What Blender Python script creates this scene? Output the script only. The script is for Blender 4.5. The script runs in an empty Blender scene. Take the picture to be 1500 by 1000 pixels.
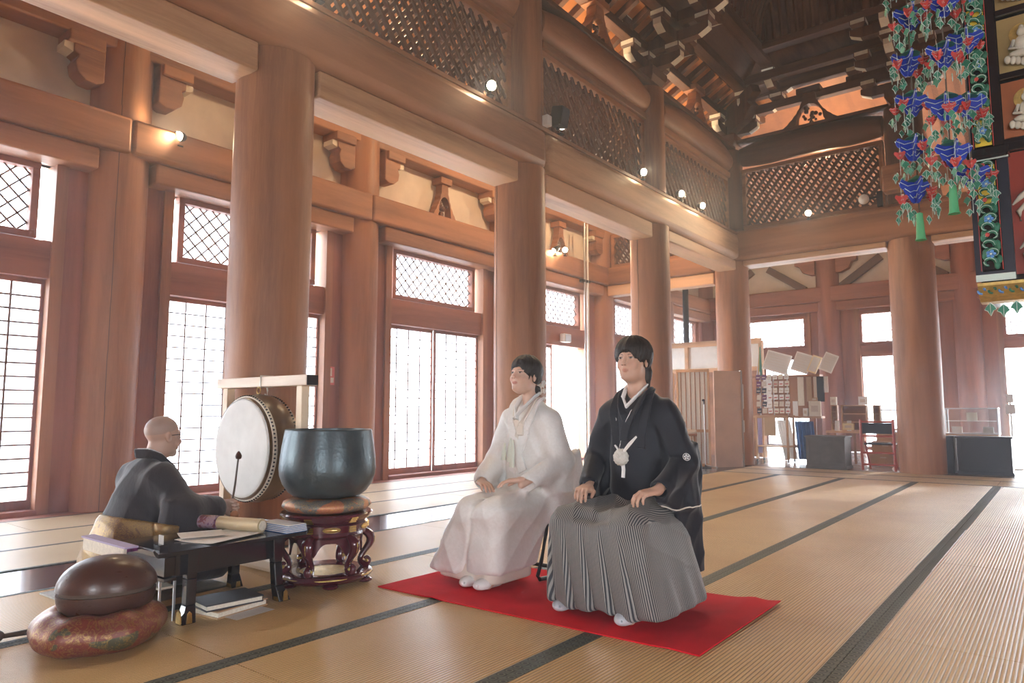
import bpy, bmesh, math, random
import numpy as np
from mathutils import Vector, Matrix, Euler

SC = bpy.context.scene
COL = SC.collection
rad = math.radians
# ------------------------------------------------------------------ camera, world, exposure
cam_d = bpy.data.cameras.new('camera'); cam = bpy.data.objects.new('camera', cam_d); COL.objects.link(cam)
cam.location = (0, 0, 1.0)
cam.rotation_euler = (rad(90 + 5.72), 0, rad(38.3))
cam_d.sensor_width = 36; cam_d.lens = 36 * 1020 / 1500.0
cam_d.clip_start = 0.05; cam_d.clip_end = 200
SC.camera = cam

W = bpy.data.worlds.new('daylight'); SC.world = W; W.use_nodes = True
bg = W.node_tree.nodes['Background']
bg.inputs[0].default_value = (0.87, 0.93, 1.0, 1); bg.inputs[1].default_value = 10.0

def lamp(name, kind, loc, energy, color=(1, 1, 1), rot=(0, 0, 0), **k):
    d = bpy.data.lights.new(name, kind); d.energy = energy; d.color = color
    for a, b in k.items(): setattr(d, a, b)
    o = bpy.data.objects.new(name, d); COL.objects.link(o); o.location = loc; o.rotation_euler = rot
    return o
# low sun behind the far doors, raking over the mats
sun = lamp('sun', 'SUN', (0, 30, 20), 8.0, (1.0, 0.95, 0.88), (rad(-72.5), 0, rad(-14)), angle=rad(1.0))

def portal(loc, rot, sx, sy):
    o = lamp('daylight_portal', 'AREA', loc, 1.0, (1, 1, 1), rot, shape='RECTANGLE', size=sx, size_y=sy)
    o.data.cycles.is_portal = True
    return o

SC.view_settings.view_transform = 'Standard'; SC.view_settings.look = 'None'
SC.view_settings.gamma = 1.0; SC.view_settings.use_curve_mapping = False
SC.view_settings.exposure = 1.12
cy = SC.cycles
cy.use_denoising = True
cy.max_bounces = 8; cy.diffuse_bounces = 5; cy.glossy_bounces = 3; cy.transmission_bounces = 5
cy.transparent_max_bounces = 12; cy.caustics_reflective = False; cy.caustics_refractive = False
cy.sample_clamp_indirect = 6.0; cy.blur_glossy = 0.8

# ------------------------------------------------------------------ mesh helpers
def new_obj(name, me, parent=None):
    o = bpy.data.objects.new(name, me); COL.objects.link(o)
    if parent is not None: o.parent = parent
    return o

def tag(o, label=None, cat=None, group=None, kind=None):
    if label: o['label'] = label
    if cat: o['category'] = cat
    if group: o['group'] = group
    if kind: o['kind'] = kind
    return o

def empty(name, loc=(0, 0, 0), rz=0.0, label=None, cat=None, group=None, kind=None, rot=None):
    o = bpy.data.objects.new(name, None); COL.objects.link(o)
    o.location = loc; o.rotation_euler = rot if rot else (0, 0, rz); o.empty_display_size = 0.1
    return tag(o, label, cat, group, kind)

def copy_tree(o, parent=None, only=None):
    c = o.copy(); COL.objects.link(c)
    if parent is not None: c.parent = parent
    for ch in list(o.children): copy_tree(ch, c)
    return c

class MB:
    def __init__(s): s.v = []; s.f = []; s.m = []
    def add(s, vs, fs, m=0):
        n = len(s.v); s.v += [tuple(p) for p in vs]
        s.f += [tuple(i + n for i in f) for f in fs]
        s.m += list(m) if isinstance(m, (list, tuple)) else [m] * len(fs)
        return s
    def box(s, x0, x1, y0, y1, z0, z1, m=0, T=None):
        vs = [Vector((x, y, z)) for x in (x0, x1) for y in (y0, y1) for z in (z0, z1)]
        if T is not None: vs = [T @ p for p in vs]
        return s.add(vs, [(0, 1, 3, 2), (4, 6, 7, 5), (0, 4, 5, 1), (2, 3, 7, 6), (0, 2, 6, 4), (1, 5, 7, 3)], m)
    def cbox(s, c, d, m=0, T=None):
        return s.box(c[0]-d[0]/2, c[0]+d[0]/2, c[1]-d[1]/2, c[1]+d[1]/2, c[2]-d[2]/2, c[2]+d[2]/2, m, T)
    def prism(s, poly, axis, a, b, m=0, mc=None, T=None):
        n = len(poly)
        def P(u, w, t):
            p = Vector((t, u, w) if axis == 'x' else (u, t, w) if axis == 'y' else (u, w, t))
            return T @ p if T is not None else p
        vs = [P(u, w, a) for u, w in poly] + [P(u, w, b) for u, w in poly]
        fs = [(i, (i+1) % n, (i+1) % n + n, i + n) for i in range(n)] + [tuple(range(n))[::-1], tuple(range(n, 2*n))]
        mc = m if mc is None else mc
        return s.add(vs, fs, [m]*n + [mc, mc])
    def lathe(s, prof, c=(0, 0, 0), n=32, m=0, T=None, sx=1.0, sy=1.0):
        vs = []; fs = []; k = len(prof)
        for r, z in prof:
            for i in range(n):
                a = 2*math.pi*i/n
                p = Vector((c[0]+r*sx*math.cos(a), c[1]+r*sy*math.sin(a), c[2]+z))
                vs.append(T @ p if T is not None else p)
        for j in range(k-1):
            for i in range(n):
                a, b = j*n+i, j*n+(i+1) % n
                fs.append((a, b, b+n, a+n))
        fs.append(tuple(range(n))[::-1]); fs.append(tuple(range((k-1)*n, k*n)))
        return s.add(vs, fs, m)
    def tube(s, pts, r, n=8, m=0, T=None, flat=1.0, up=None):
        pts = [Vector(p) for p in pts]; k = len(pts)
        rs = r if isinstance(r, (list, tuple)) else [r]*k
        vs = []; ref = Vector(up) if up is not None else Vector((0, 0, 1))
        for j, p in enumerate(pts):
            d = (pts[min(j+1, k-1)] - pts[max(j-1, 0)]).normalized()
            u = ref if abs(d.dot(ref)) < 0.97 else Vector((1, 0, 0))
            a = d.cross(u).normalized(); b = a.cross(d).normalized()
            for i in range(n):
                t = 2*math.pi*i/n
                q = p + a*(math.cos(t)*rs[j]*flat) + b*(math.sin(t)*rs[j])
                vs.append(T @ q if T is not None else q)
        fs = [(j*n+i, j*n+(i+1) % n, (j+1)*n+(i+1) % n, (j+1)*n+i) for j in range(k-1) for i in range(n)]
        fs.append(tuple(range(n))[::-1]); fs.append(tuple(range((k-1)*n, k*n)))
        return s.add(vs, fs, m)
    def cyl(s, p0, p1, r0, r1=None, n=16, m=0, T=None):
        return s.tube([p0, p1], [r0, r0 if r1 is None else r1], n, m, T)
    def ell(s, c, r, n=16, k=10, m=0, T=None):
        prof = [(math.sin(math.pi*j/k), -math.cos(math.pi*j/k)) for j in range(k+1)]
        prof[0] = (0.01, prof[0][1]); prof[-1] = (0.01, prof[-1][1])
        vs = []
        for rr, z in prof:
            for i in range(n):
                a = 2*math.pi*i/n
                p = Vector((c[0]+r[0]*rr*math.cos(a), c[1]+r[1]*rr*math.sin(a), c[2]+r[2]*z))
                vs.append(T @ p if T is not None else p)
        fs = [(j*n+i, j*n+(i+1) % n, (j+1)*n+(i+1) % n, (j+1)*n+i) for j in range(k) for i in range(n)]
        fs.append(tuple(range(n))[::-1]); fs.append(tuple(range(k*n, (k+1)*n)))
        return s.add(vs, fs, m)
    def mesh(s, name):
        me = bpy.data.meshes.new(name); me.from_pydata([tuple(p) for p in s.v], [], s.f); return me
    def build(s, name, mats, parent=None, smooth=30, bevel=0, off=None, seg=2):
        """off: subtract (verts given in world space, parent at off)."""
        if off is not None: s.v = [(p[0]-off[0], p[1]-off[1], p[2]-off[2]) for p in s.v]
        me = s.mesh(name)
        mats = mats if isinstance(mats, (list, tuple)) else [mats]
        for m in mats: me.materials.append(m)
        me.polygons.foreach_set('material_index', s.m)
        if smooth:
            me.polygons.foreach_set('use_smooth', [True]*len(me.polygons))
            me.set_sharp_from_angle(angle=rad(smooth))
        me.update()
        o = new_obj(name, me, parent)
        if bevel:
            b = o.modifiers.new('bevel', 'BEVEL'); b.width = bevel; b.segments = seg; b.limit_method = 'ANGLE'
            b.angle_limit = rad(40); b.harden_normals = False
        return o

def RX(a): return Matrix.Rotation(a, 4, 'X')
def RY(a): return Matrix.Rotation(a, 4, 'Y')
def RZ(a): return Matrix.Rotation(a, 4, 'Z')
def TR(x, y, z): return Matrix.Translation((x, y, z))

# ------------------------------------------------------------------ materials
MAT = {}
class NT:
    def __init__(s, name):
        m = bpy.data.materials.new(name); m.use_nodes = True; s.m = m; s.t = m.node_tree; s.n = s.t.nodes; s.l = s.t.links
        s.b = s.n['Principled BSDF']; MAT[name] = m
    def node(s, typ, **k):
        n = s.n.new(typ)
        for a, b in k.items():
            if a.startswith('i_'):
                key = a[2:]; key = int(key) if key.isdigit() else key.replace('_', ' ')
                n.inputs[key].default_value = b
            else: setattr(n, a, b)
        return n
    def link(s, a, b): s.l.new(a, b)
    def coords(s, scale=(1, 1, 1), jitter=True, kind='Object', rot=(0, 0, 0)):
        tc = s.node('ShaderNodeTexCoord'); mp = s.node('ShaderNodeMapping'); mp.inputs['Scale'].default_value = scale
        mp.inputs['Rotation'].default_value = rot
        s.link(tc.outputs[kind], mp.inputs['Vector'])
        if jitter:
            oi = s.node('ShaderNodeObjectInfo'); mu = s.node('ShaderNodeMath', operation='MULTIPLY', i_1=37.0)
            s.link(oi.outputs['Random'], mu.inputs[0]); s.link(mu.outputs[0], mp.inputs['Location'])
        return mp.outputs[0]
    def noise(s, vec, scale=5, detail=4, rough=0.6, dist=0.0):
        n = s.node('ShaderNodeTexNoise'); n.inputs['Scale'].default_value = scale; n.inputs['Detail'].default_value = detail
        n.inputs['Roughness'].default_value = rough; n.inputs['Distortion'].default_value = dist
        if vec is not None: s.link(vec, n.inputs['Vector'])
        return n.outputs['Fac']
    def ramp(s, fac, stops, interp='LINEAR'):
        r = s.node('ShaderNodeValToRGB'); cr = r.color_ramp; cr.interpolation = interp
        while len(cr.elements) < len(stops): cr.elements.new(0.5)
        for e, (p, c) in zip(cr.elements, stops): e.position = p; e.color = tuple(c) + (1,) if len(c) == 3 else c
        s.link(fac, r.inputs[0]); return r.outputs[0]
    def mix(s, fac, a, b, blend='MIX'):
        n = s.node('ShaderNodeMix', data_type='RGBA', blend_type=blend)
        for sock, v in ((n.inputs[0], fac), (n.inputs[6], a), (n.inputs[7], b)):
            if hasattr(v, 'links'): s.link(v, sock)
            elif isinstance(v, (int, float)): sock.default_value = v
            else: sock.default_value = tuple(v) + (1,)
        return n.outputs[2]
    def math(s, op, a, b=None, c=None):
        n = s.node('ShaderNodeMath', operation=op)
        for i, v in enumerate((a, b, c)):
            if v is None: continue
            if hasattr(v, 'links'): s.link(v, n.inputs[i])
            else: n.inputs[i].default_value = v
        return n.outputs[0]
    def bump(s, h, strength=0.2, dist=0.01):
        b = s.node('ShaderNodeBump', i_Strength=strength, i_Distance=dist); s.link(h, b.inputs['Height'])
        s.link(b.outputs[0], s.b.inputs['Normal']); return b
    def base(s, c, rough=0.5, metal=0.0, spec=None):
        if hasattr(c, 'links'): s.link(c, s.b.inputs['Base Color'])
        else: s.b.inputs['Base Color'].default_value = tuple(c) + (1,)
        if hasattr(rough, 'links'): s.link(rough, s.b.inputs['Roughness'])
        else: s.b.inputs['Roughness'].default_value = rough
        s.b.inputs['Metallic'].default_value = metal
        if spec is not None: s.b.inputs['Specular IOR Level'].default_value = spec
        return s.m

def wood(name, ca, cb, axis='z', rough=0.55, scale=1.0, knots=True, bump=0.12):
    t = NT(name)
    sc = {'x': (0.55, 7, 7), 'y': (7, 0.55, 7), 'z': (7, 7, 0.55)}[axis]
    v = t.coords(tuple(a*scale for a in sc))
    f1 = t.noise(v, 2.6, 5, 0.62, 0.9)
    v2 = t.coords(tuple(a*scale*6 for a in sc)); f2 = t.noise(v2, 2.5, 3, 0.6, 0.2)
    v3 = t.coords(tuple(a*0.28 for a in sc)); f3 = t.noise(v3, 1.5, 2, 0.5, 0.5)
    mid = tuple((a+b)/2 for a, b in zip(ca, cb))
    c = t.ramp(f1, [(0.28, ca), (0.5, mid), (0.72, cb)])
    c = t.mix(t.math('MULTIPLY', f2, 0.55), c, tuple(x*0.55 for x in ca))
    c = t.mix(t.ramp(f3, [(0.38, (0, 0, 0)), (0.66, (0.75,)*3)]), c, tuple(min(1, x*1.25) for x in cb))
    t.base(c, t.ramp(f2, [(0.3, (rough-.1,)*3), (0.8, (rough+.12,)*3)]))
    t.bump(f2, bump, 0.004)
    return t.m

PA, PB = (0.25, 0.098, 0.043), (0.43, 0.195, 0.09)      # pillars
for ax in 'xyz':
    wood('wood_'+ax, (0.22, 0.085, 0.038), (0.40, 0.18, 0.083), ax)
    wood('wood_pale_'+ax, (0.42, 0.22, 0.11), (0.66, 0.40, 0.22), ax)
    wood('wood_dark_'+ax, (0.085, 0.036, 0.020), (0.16, 0.072, 0.038), ax)  # darker copy of the wood; shade of the upper timbers is in this tone
    wood('wood_red_'+ax, (0.21, 0.066, 0.036), (0.35, 0.13, 0.07), ax)
wood('pillar_wood', PA, PB, 'z', 0.5)
wood('pine', (0.70, 0.50, 0.33), (0.85, 0.68, 0.50), 'z', 0.5)
wood('pine_x', (0.70, 0.50, 0.36), (0.85, 0.70, 0.55), 'x', 0.5)
wood('mokugyo_wood', (0.050, 0.020, 0.013), (0.105, 0.044, 0.027), 'x', 0.36, 0.8)

def plain(name, c, rough=0.6, metal=0.0, spec=None, nscale=0, namp=0.15, bump=0.0, coat=0.0):
    t = NT(name)
    if nscale:
        f = t.noise(t.coords((1, 1, 1)), nscale, 4, 0.6)
        col = t.ramp(f, [(0.3, tuple(x*(1-namp) for x in c)), (0.7, tuple(min(1, x*(1+namp)) for x in c))])
        t.base(col, rough, metal, spec)
        if bump: t.bump(f, bump, 0.01)
    else: t.base(c, rough, metal, spec)
    if coat: t.b.inputs['Coat Weight'].default_value = coat; t.b.inputs['Coat Roughness'].default_value = 0.08
    return t.m
plain('plaster', (0.74, 0.66, 0.56), 0.9, nscale=2.2, namp=0.10)
plain('cream_paint', (0.80, 0.74, 0.60), 0.7, nscale=6, namp=0.08)
plain('black_lacquer', (0.012, 0.012, 0.015), 0.16, spec=0.6, coat=0.5)
plain('dark_floor', (0.035, 0.03, 0.035), 0.2, spec=0.6, coat=0.3)
plain('black_metal', (0.03, 0.03, 0.035), 0.4, 0.6)
plain('brass', (0.80, 0.58, 0.22), 0.28, 1.0, nscale=30, namp=0.15)
plain('gold_paint', (0.62, 0.44, 0.14), 0.42, 0.7, nscale=40, namp=0.2)
plain('maroon_lacquer', (0.085, 0.016, 0.026), 0.16, spec=0.6, coat=0.6)
plain('white_paint', (0.80, 0.80, 0.78), 0.5)
plain('white_card', (0.82, 0.80, 0.76), 0.7, nscale=8, namp=0.05)
plain('grey_metal', (0.55, 0.55, 0.56), 0.35, 0.8)
plain('cord_white', (0.75, 0.70, 0.62), 0.8)
plain('rope_dark', (0.10, 0.07, 0.05), 0.8)
plain('red_frame', (0.42, 0.075, 0.05), 0.4)
plain('cardboard', (0.50, 0.32, 0.18), 0.8, nscale=5, namp=0.08)
plain('blue_cloth', (0.07, 0.16, 0.38), 0.85, nscale=9, namp=0.2)
plain('dark_cloth', (0.03, 0.035, 0.05), 0.85)
plain('navy_lacquer', (0.012, 0.015, 0.028), 0.35)
plain('chest_wood', (0.10, 0.085, 0.08), 0.5, nscale=6, namp=0.2)
plain('leather', (0.62, 0.52, 0.42), 0.55)
plain('purple_cloth', (0.14, 0.02, 0.11), 0.6, nscale=60, namp=0.6)
plain('blue_paint', (0.010, 0.045, 0.42), 0.45)
plain('green_paint', (0.02, 0.16, 0.09), 0.5)
plain('red_paint', (0.55, 0.06, 0.05), 0.45)
plain('yellow_paint', (0.85, 0.60, 0.05), 0.45)
plain('teal_paint', (0.10, 0.32, 0.27), 0.5)
plain('pale_trim', (0.55, 0.66, 0.60), 0.5)
plain('orange_board', (0.50, 0.20, 0.07), 0.5, nscale=3, namp=0.15)
plain('gold_leaf_panel', (0.42, 0.30, 0.12), 0.5, 0.2, nscale=4, namp=0.2)
plain('ivory_relief', (0.62, 0.58, 0.48), 0.5, nscale=20, namp=0.1)
plain('ash_outdoor', (0.58, 0.58, 0.58), 0.9, nscale=2)
plain('coverbook', (0.05, 0.05, 0.06), 0.5)
plain('paper_edge', (0.78, 0.72, 0.60), 0.8, nscale=80, namp=0.12)
plain('lavender_cloth', (0.45, 0.38, 0.55), 0.8)
plain('pink_sign', (0.75, 0.22, 0.20), 0.6)
plain('pale_yellow_card', (0.80, 0.66, 0.40), 0.7)  # even pale yellow card, not emissive

# window pane: thin diffusing paper/frosted glass
t = NT('shoji_paper'); t.n.remove(t.b); out = t.n['Material Output']
tr = t.node('ShaderNodeBsdfTransparent'); tr.inputs[0].default_value = (0.95, 0.97, 1, 1)
tl = t.node('ShaderNodeBsdfTranslucent'); tl.inputs[0].default_value = (0.9, 0.93, 0.98, 1)
df = t.node('ShaderNodeBsdfDiffuse'); df.inputs[0].default_value = (0.85, 0.86, 0.88, 1)
m1 = t.node('ShaderNodeMixShader'); m1.inputs[0].default_value = 0.45; m2 = t.node('ShaderNodeMixShader'); m2.inputs[0].default_value = 0.2
t.link(tr.outputs[0], m1.inputs[1]); t.link(tl.outputs[0], m1.inputs[2]); t.link(m1.outputs[0], m2.inputs[1]); t.link(df.outputs[0], m2.inputs[2])
t.link(m2.outputs[0], out.inputs[0])
t = NT('clear_glass'); t.n.remove(t.b); out = t.n['Material Output']
tr = t.node('ShaderNodeBsdfTransparent'); tr.inputs[0].default_value = (0.93, 0.96, 0.97, 1)
gl = t.node('ShaderNodeBsdfGlossy'); gl.inputs['Roughness'].default_value = 0.05
m1 = t.node('ShaderNodeMixShader'); m1.inputs[0].default_value = 0.12
t.link(tr.outputs[0], m1.inputs[1]); t.link(gl.outputs[0], m1.inputs[2]); t.link(m1.outputs[0], out.inputs[0])

def emis(name, c, s):
    t = NT(name); t.b.inputs['Emission Color'].default_value = tuple(c)+(1,); t.b.inputs['Emission Strength'].default_value = s
    t.base(c, 0.5); return t.m
emis('bulb_glow', (1.0, 0.80, 0.52), 60)

# tatami: rush ridges running along Y (front field) or X (back field)
def tatami(name, axis, col_a, col_b):
    t = NT(name)
    tc = t.node('ShaderNodeTexCoord'); sp = t.node('ShaderNodeSeparateXYZ'); t.link(tc.outputs['Object'], sp.inputs[0])
    u = sp.outputs[0 if axis == 'y' else 1]
    ridge = t.math('ABSOLUTE', t.math('SINE', t.math('MULTIPLY', u, math.pi/0.017)))
    n1 = t.noise(t.coords((1.3, 1.3, 1), False), 0.9, 3, 0.5)
    n2 = t.noise(t.coords((60, 1.5, 1) if axis == 'y' else (1.5, 60, 1), False), 3, 3, 0.6)
    c = t.ramp(n1, [(0.3, col_a), (0.7, col_b)])
    c = t.mix(t.math('MULTIPLY', n2, 0.22), c, tuple(x*0.6 for x in col_a))
    c = t.mix(t.ramp(ridge, [(0.0, (1, 1, 1)), (0.5, (0, 0, 0))]), c, tuple(x*0.30 for x in col_a))
    t.base(c, 0.38, 0, 0.5); t.bump(ridge, 0.8, 0.005); return t.m
tatami('tatami_long', 'y', (0.66, 0.41, 0.165), (0.80, 0.545, 0.245))
tatami('tatami_cross', 'x', (0.64, 0.48, 0.29), (0.74, 0.58, 0.38))
tatami('tatami_aisle_glare', 'y', (0.60, 0.47, 0.29), (0.74, 0.61, 0.42))  # aisle mats paler: window glare put into the colour
t = NT('heri')
tc = t.node('ShaderNodeTexCoord'); 
wv = t.node('ShaderNodeTexVoronoi', feature='F1', voronoi_dimensions='2D'); wv.inputs['Scale'].default_value = 20; wv.inputs['Randomness'].default_value = 0.0
t.link(tc.outputs['Object'], wv.inputs['Vector'])
nz = t.noise(tc.outputs['Object'], 160, 2)
c = t.ramp(wv.outputs['Distance'], [(0.16, (0.008, 0.012, 0.010)), (0.24, (0.16, 0.17, 0.13)), (0.36, (0.012, 0.016, 0.013)), (0.5, (0.10, 0.11, 0.095))])
c = t.mix(t.math('MULTIPLY', nz, 0.3), c, (0.14, 0.16, 0.15))
t.base(c, 0.55, 0, 0.25)

# carpet
t = NT('red_felt'); f = t.noise(t.coords((1, 1, 1), False), 220, 3); f2 = t.noise(t.coords((1, 1, 1), False), 4, 2)
t.base(t.ramp(f2, [(0.3, (0.60, 0.010, 0.018)), (0.7, (0.74, 0.016, 0.028))]), 0.9, 0, 0.2); t.bump(f, 0.3, 0.003)


def brocade(name, cols, scale=14, metal=0.25, gold=(0.75, 0.55, 0.2)):
    t = NT(name); v = t.coords((1, 1, 1), False)
    a = t.noise(v, scale*0.28, 2, 0.5, 1.5)
    stops = [(0.30 + 0.4*i/max(1, len(cols)-1), c) for i, c in enumerate(cols)]
    c = t.ramp(a, stops, 'CONSTANT')
    vo = t.node('ShaderNodeTexVoronoi', feature='F1'); vo.inputs['Scale'].default_value = scale*2.6; t.link(v, vo.inputs['Vector'])
    g = t.noise(v, scale*3.6, 4, 0.6, 2.5)
    msk = t.ramp(g, [(0.50, (0, 0, 0)), (0.56, (1, 1, 1)), (0.64, (0, 0, 0))])
    c = t.mix(t.math('MULTIPLY', msk, 0.75), c, gold)
    t.base(c, 0.42, metal); t.link(msk, t.b.inputs['Metallic']); t.bump(g, 0.25, 0.004)
    return t.m
brocade('mat_weave', [(0.42, 0.42, 0.38), (0.36, 0.36, 0.33), (0.40, 0.40, 0.36)], 50, gold=(.12, .12, .12))
brocade('cushion_brocade', [(0.19, 0.035, 0.025), (0.20, 0.045, 0.028), (0.085, 0.085, 0.05), (0.17, 0.03, 0.022)], 8, gold=(.42, .30, .12))
brocade('stand_brocade', [(0.48, 0.17, 0.10), (0.13, 0.14, 0.15), (0.50, 0.20, 0.12)], 20)
brocade('gold_kesa', [(0.16, 0.08, 0.035), (0.24, 0.14, 0.05), (0.18, 0.09, 0.04)], 16, gold=(.45, .30, .10))
brocade('scroll_brocade', [(0.55, 0.45, 0.30), (0.60, 0.50, 0.36)], 40)
brocade('purple_brocade', [(0.20, 0.03, 0.12), (0.42, 0.30, 0.42), (0.14, 0.03, 0.20)], 60)

t = NT('bronze_patina'); f = t.noise(t.coords((1, 1, 1), False), 6, 4, 0.6); vo = t.node('ShaderNodeTexVoronoi', feature='F1')
vo.inputs['Scale'].default_value = 55; t.link(t.coords((1, 1, 1), False), vo.inputs['Vector'])
t.base(t.ramp(f, [(0.3, (0.055, 0.076, 0.085)), (0.7, (0.095, 0.12, 0.13))]), 0.36, 0.55); t.bump(vo.outputs['Distance'], 0.12, 0.006)
t = NT('drum_skin'); f = t.noise(t.coords((1, 1, 1), False), 5, 5, 0.6)
t.base(t.ramp(f, [(0.3, (0.62, 0.60, 0.56)), (0.7, (0.76, 0.74, 0.70))]), 0.6)
# ================================================================== BUILDING
YC = [-3.5, -0.2, 3.12, 6.42, 9.75, 13.2]       # column lines along the hall
XI, XW = -4.95, -7.95                            # inner row, outer wall row
YB = 19.0                                        # far wall
M = MAT
# ---------------- floor
fl = MB()
def mats(x0, x1, y0, y1, off, ln, mi, along='y'):
    g = 0.0025
    if along == 'y':
        y = y0 - ((y0 - off) % ln)
        while y < y1:
            a, b = max(y, y0), min(y+ln, y1)
            if b - a > 0.05: fl.box(x0+g, x1-g, a+g, b-g, -0.05, 0, mi)
            y += ln
    else:
        x = x0 - ((x0 - off) % ln)
        while x < x1:
            a, b = max(x, x0), min(x+ln, x1)
            if b - a > 0.05: fl.box(a+g, b-g, y0+g, y1-g, -0.05, 0, mi)
            x += ln
XL = [-4.60, -3.64, -2.69, -1.73, -0.765, 0.20, 1.16, 2.12, 3.08, 4.04, 5.0, 5.96, 6.92]
YF = 11.45
for i in range(len(XL)-1): mats(XL[i], XL[i+1], -4.6, YF, 3.54 + (0.0 if i % 2 else 0.0) - (1.95 if i % 2 else 0) + (0.9 if i == 0 else 0), 1.955, 0)
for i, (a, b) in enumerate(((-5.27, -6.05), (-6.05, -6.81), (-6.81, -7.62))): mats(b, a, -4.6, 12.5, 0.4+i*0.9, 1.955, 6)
mats(-4.60, 6.92, YF, 12.3, -4.6, 1.91, 1, 'x'); mats(-4.60, 6.92, 12.3, 13.0, -3.7, 1.91, 1, 'x')
def heri(x0, x1, y0, y1): fl.box(x0, x1, y0, y1, -0.01, 0.0015, 2)
rnd = random.Random(3)
for x in XL[1:-1]:
    # two tape edges side by side, cut at each mat joint
    y = -4.6
    while y < YF:
        e = min(YF, y + 1.955)
        heri(x-0.047+rnd.uniform(-.003, .003), x-0.0012, y+.002, e-.002); heri(x+0.0012, x+0.047+rnd.uniform(-.003, .003), y+.002, e-.002)
        y = e
heri(-4.60, -4.565, -4.6, 12.9); heri(-5.305, -5.27, -4.6, 12.5)
for x in (-6.05, -6.81): heri(x-0.022, x+0.022, -4.6, 12.5)
heri(-7.62, -7.585, -4.6, 12.5)
for y in (YF, 12.3): heri(-4.6, 6.9, y-0.03, y+0.03)
heri(-4.6, 6.9, 12.96, 13.0)
fl.box(-5.27, -4.60, -4.6, 13.0, -0.06, -0.004, 3)          # lacquered board strip along the pillars
fl.box(-8.3, -4.60, 12.5, YB, -0.06, -0.005, 3)
fl.box(-4.60, 7, 13.0, YB, -0.06, -0.005, 4)                # boards of the far aisle
fl.box(-8.3, -7.62, -4.6, 12.5, -0.06, 0.0, 5)
fl.box(-8.4, 7, -4.8, YB+.2, -0.2, -0.052, 3)
plain('pale_floor', (0.42, 0.40, 0.40), 0.18, spec=0.6, nscale=3)
fl.build('floor', [M['tatami_long'], M['tatami_cross'], M['heri'], M['dark_floor'], M['pale_floor'], M['wood_red_y'], M['tatami_aisle_glare']], smooth=0)['kind'] = 'structure'
g_ = MB().box(-60, 50, -50, 90, -1.2, -1.0).build('ground_outside', M['ash_outdoor'], smooth=0); g_['kind'] = 'structure'

# ---------------- pillars
def pillar(x, y, z0, z1, r, label, mat='pillar_wood', name='pillar', crack=None):
    mb = MB(); n = 9
    prof = [(r*(0.985 + 0.035*math.sin(math.pi*(0.12+0.7*k/(n-1)))), (z1-z0)*k/(n-1)) for k in range(n)]
    mb.lathe(prof, n=48)
    if crack is not None:      # a drying crack down the shaft
        a = crack
        for k in range(10):
            zz = (z1-z0)*k/10
            mb.cbox((0, 0, 0), (0.008, 0.006, (z1-z0)/10), 1, TR(math.cos(a+.01*math.sin(k*2.1))*r*1.013, math.sin(a+.01*math.sin(k*2.1))*r*1.013, zz+(z1-z0)/20) @ RZ(a))
    o = mb.build(name, [M[mat], M['rope_dark']]); o.location = (x, y, z0)
    return tag(o, label, 'pillar', 'round wooden pillars')
pillar(XI, YC[1], 0, 3.862, .30, 'round wooden pillar of the inner row before the drum, outside the view')
pillar(XI, YC[2], 0, 3.862, .305, 'thick round wooden pillar standing behind the hanging white drum')
pillar(XI, YC[3], 0, 3.862, .30, 'round wooden pillar standing behind the woman in the white kimono', crack=-2.0)
pillar(XI, YC[4], 0, 3.862, .30, 'round wooden pillar behind the head of the man in black, split by a long crack', crack=-1.75)
pillar(XI, YC[5], 0, 3.862, .31, 'round wooden pillar beside the plain panel board at the corner of the inner row')
pillar(-1.87, YC[5], 0, 3.862, .34, 'thick round wooden pillar between the brown chest and the navy chest')
wl = ['round wall pillar outside the view', 'round wall pillar outside the view further off', 'round wall pillar behind the seated monk, beside the leftmost window',
      'round wall pillar with two knots above the bronze bowl, beside the red tag', 'round wall pillar hidden behind the pillar of the woman in white', 'round wall pillar behind the two vertical conduit pipes']
for i in (1, 2, 3, 4, 5):
    pillar(XW, YC[i], 0, 5.3, .30, wl[i], crack=(-.35 if i == 2 else None))
pillar(XW, 16.3, 0, 5.3, .28, 'round wall pillar in the far aisle beyond the conduit pipes')
for x, l in ((-7.95, 'round pillar at the far corner of the aisle'), (-4.6, 'slim round pillar on the far wall behind the hanging poster boards'), (-1.62, 'slim round pillar on the far wall behind the glass showcase'), (1.4, 'round pillar on the far wall beyond the bright doorway')):
    pillar(x, YB-.05, 0, 5.3, .27, l, 'wood_red_z')

# ---------------- diagonal lattice
def lattice(mb, T, w, h, sp=0.1, sw=0.026, th=0.02, layers=((0, 0),), m=0, ang=45):
    """slats in the local XZ plane (0..w, 0..h), Y is the thickness; T to world"""
    for yo, sh in layers:
        for sgn in (1, -1):
            a = rad(ang)*sgn; dx, dz = math.cos(a), math.sin(a); nx, nz = -dz, dx
            ds = [c[0]*nx + c[1]*nz for c in ((0, 0), (w, 0), (0, h), (w, h))]
            k = math.floor(min(ds)/sp)
            while k*sp < max(ds):
                d = k*sp + sh; k += 1
                px_, pz_ = nx*d, nz*d
                t0, t1 = -1e9, 1e9
                for p, q, lim in ((px_, dx, w), (pz_, dz, h)):
                    a0, a1 = (-p)/q, (lim-p)/q
                    if a0 > a1: a0, a1 = a1, a0
                    t0, t1 = max(t0, a0), min(t1, a1)
                if t1 - t0 < 0.03: continue
                c = ((t0+t1)/2*dx+px_, yo + (th*.5 if sgn > 0 else -th*.5), (t0+t1)/2*dz+pz_)
                mb.cbox((0, 0, 0), (t1-t0, th, sw), m, T @ TR(*c) @ RY(-a))
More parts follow.
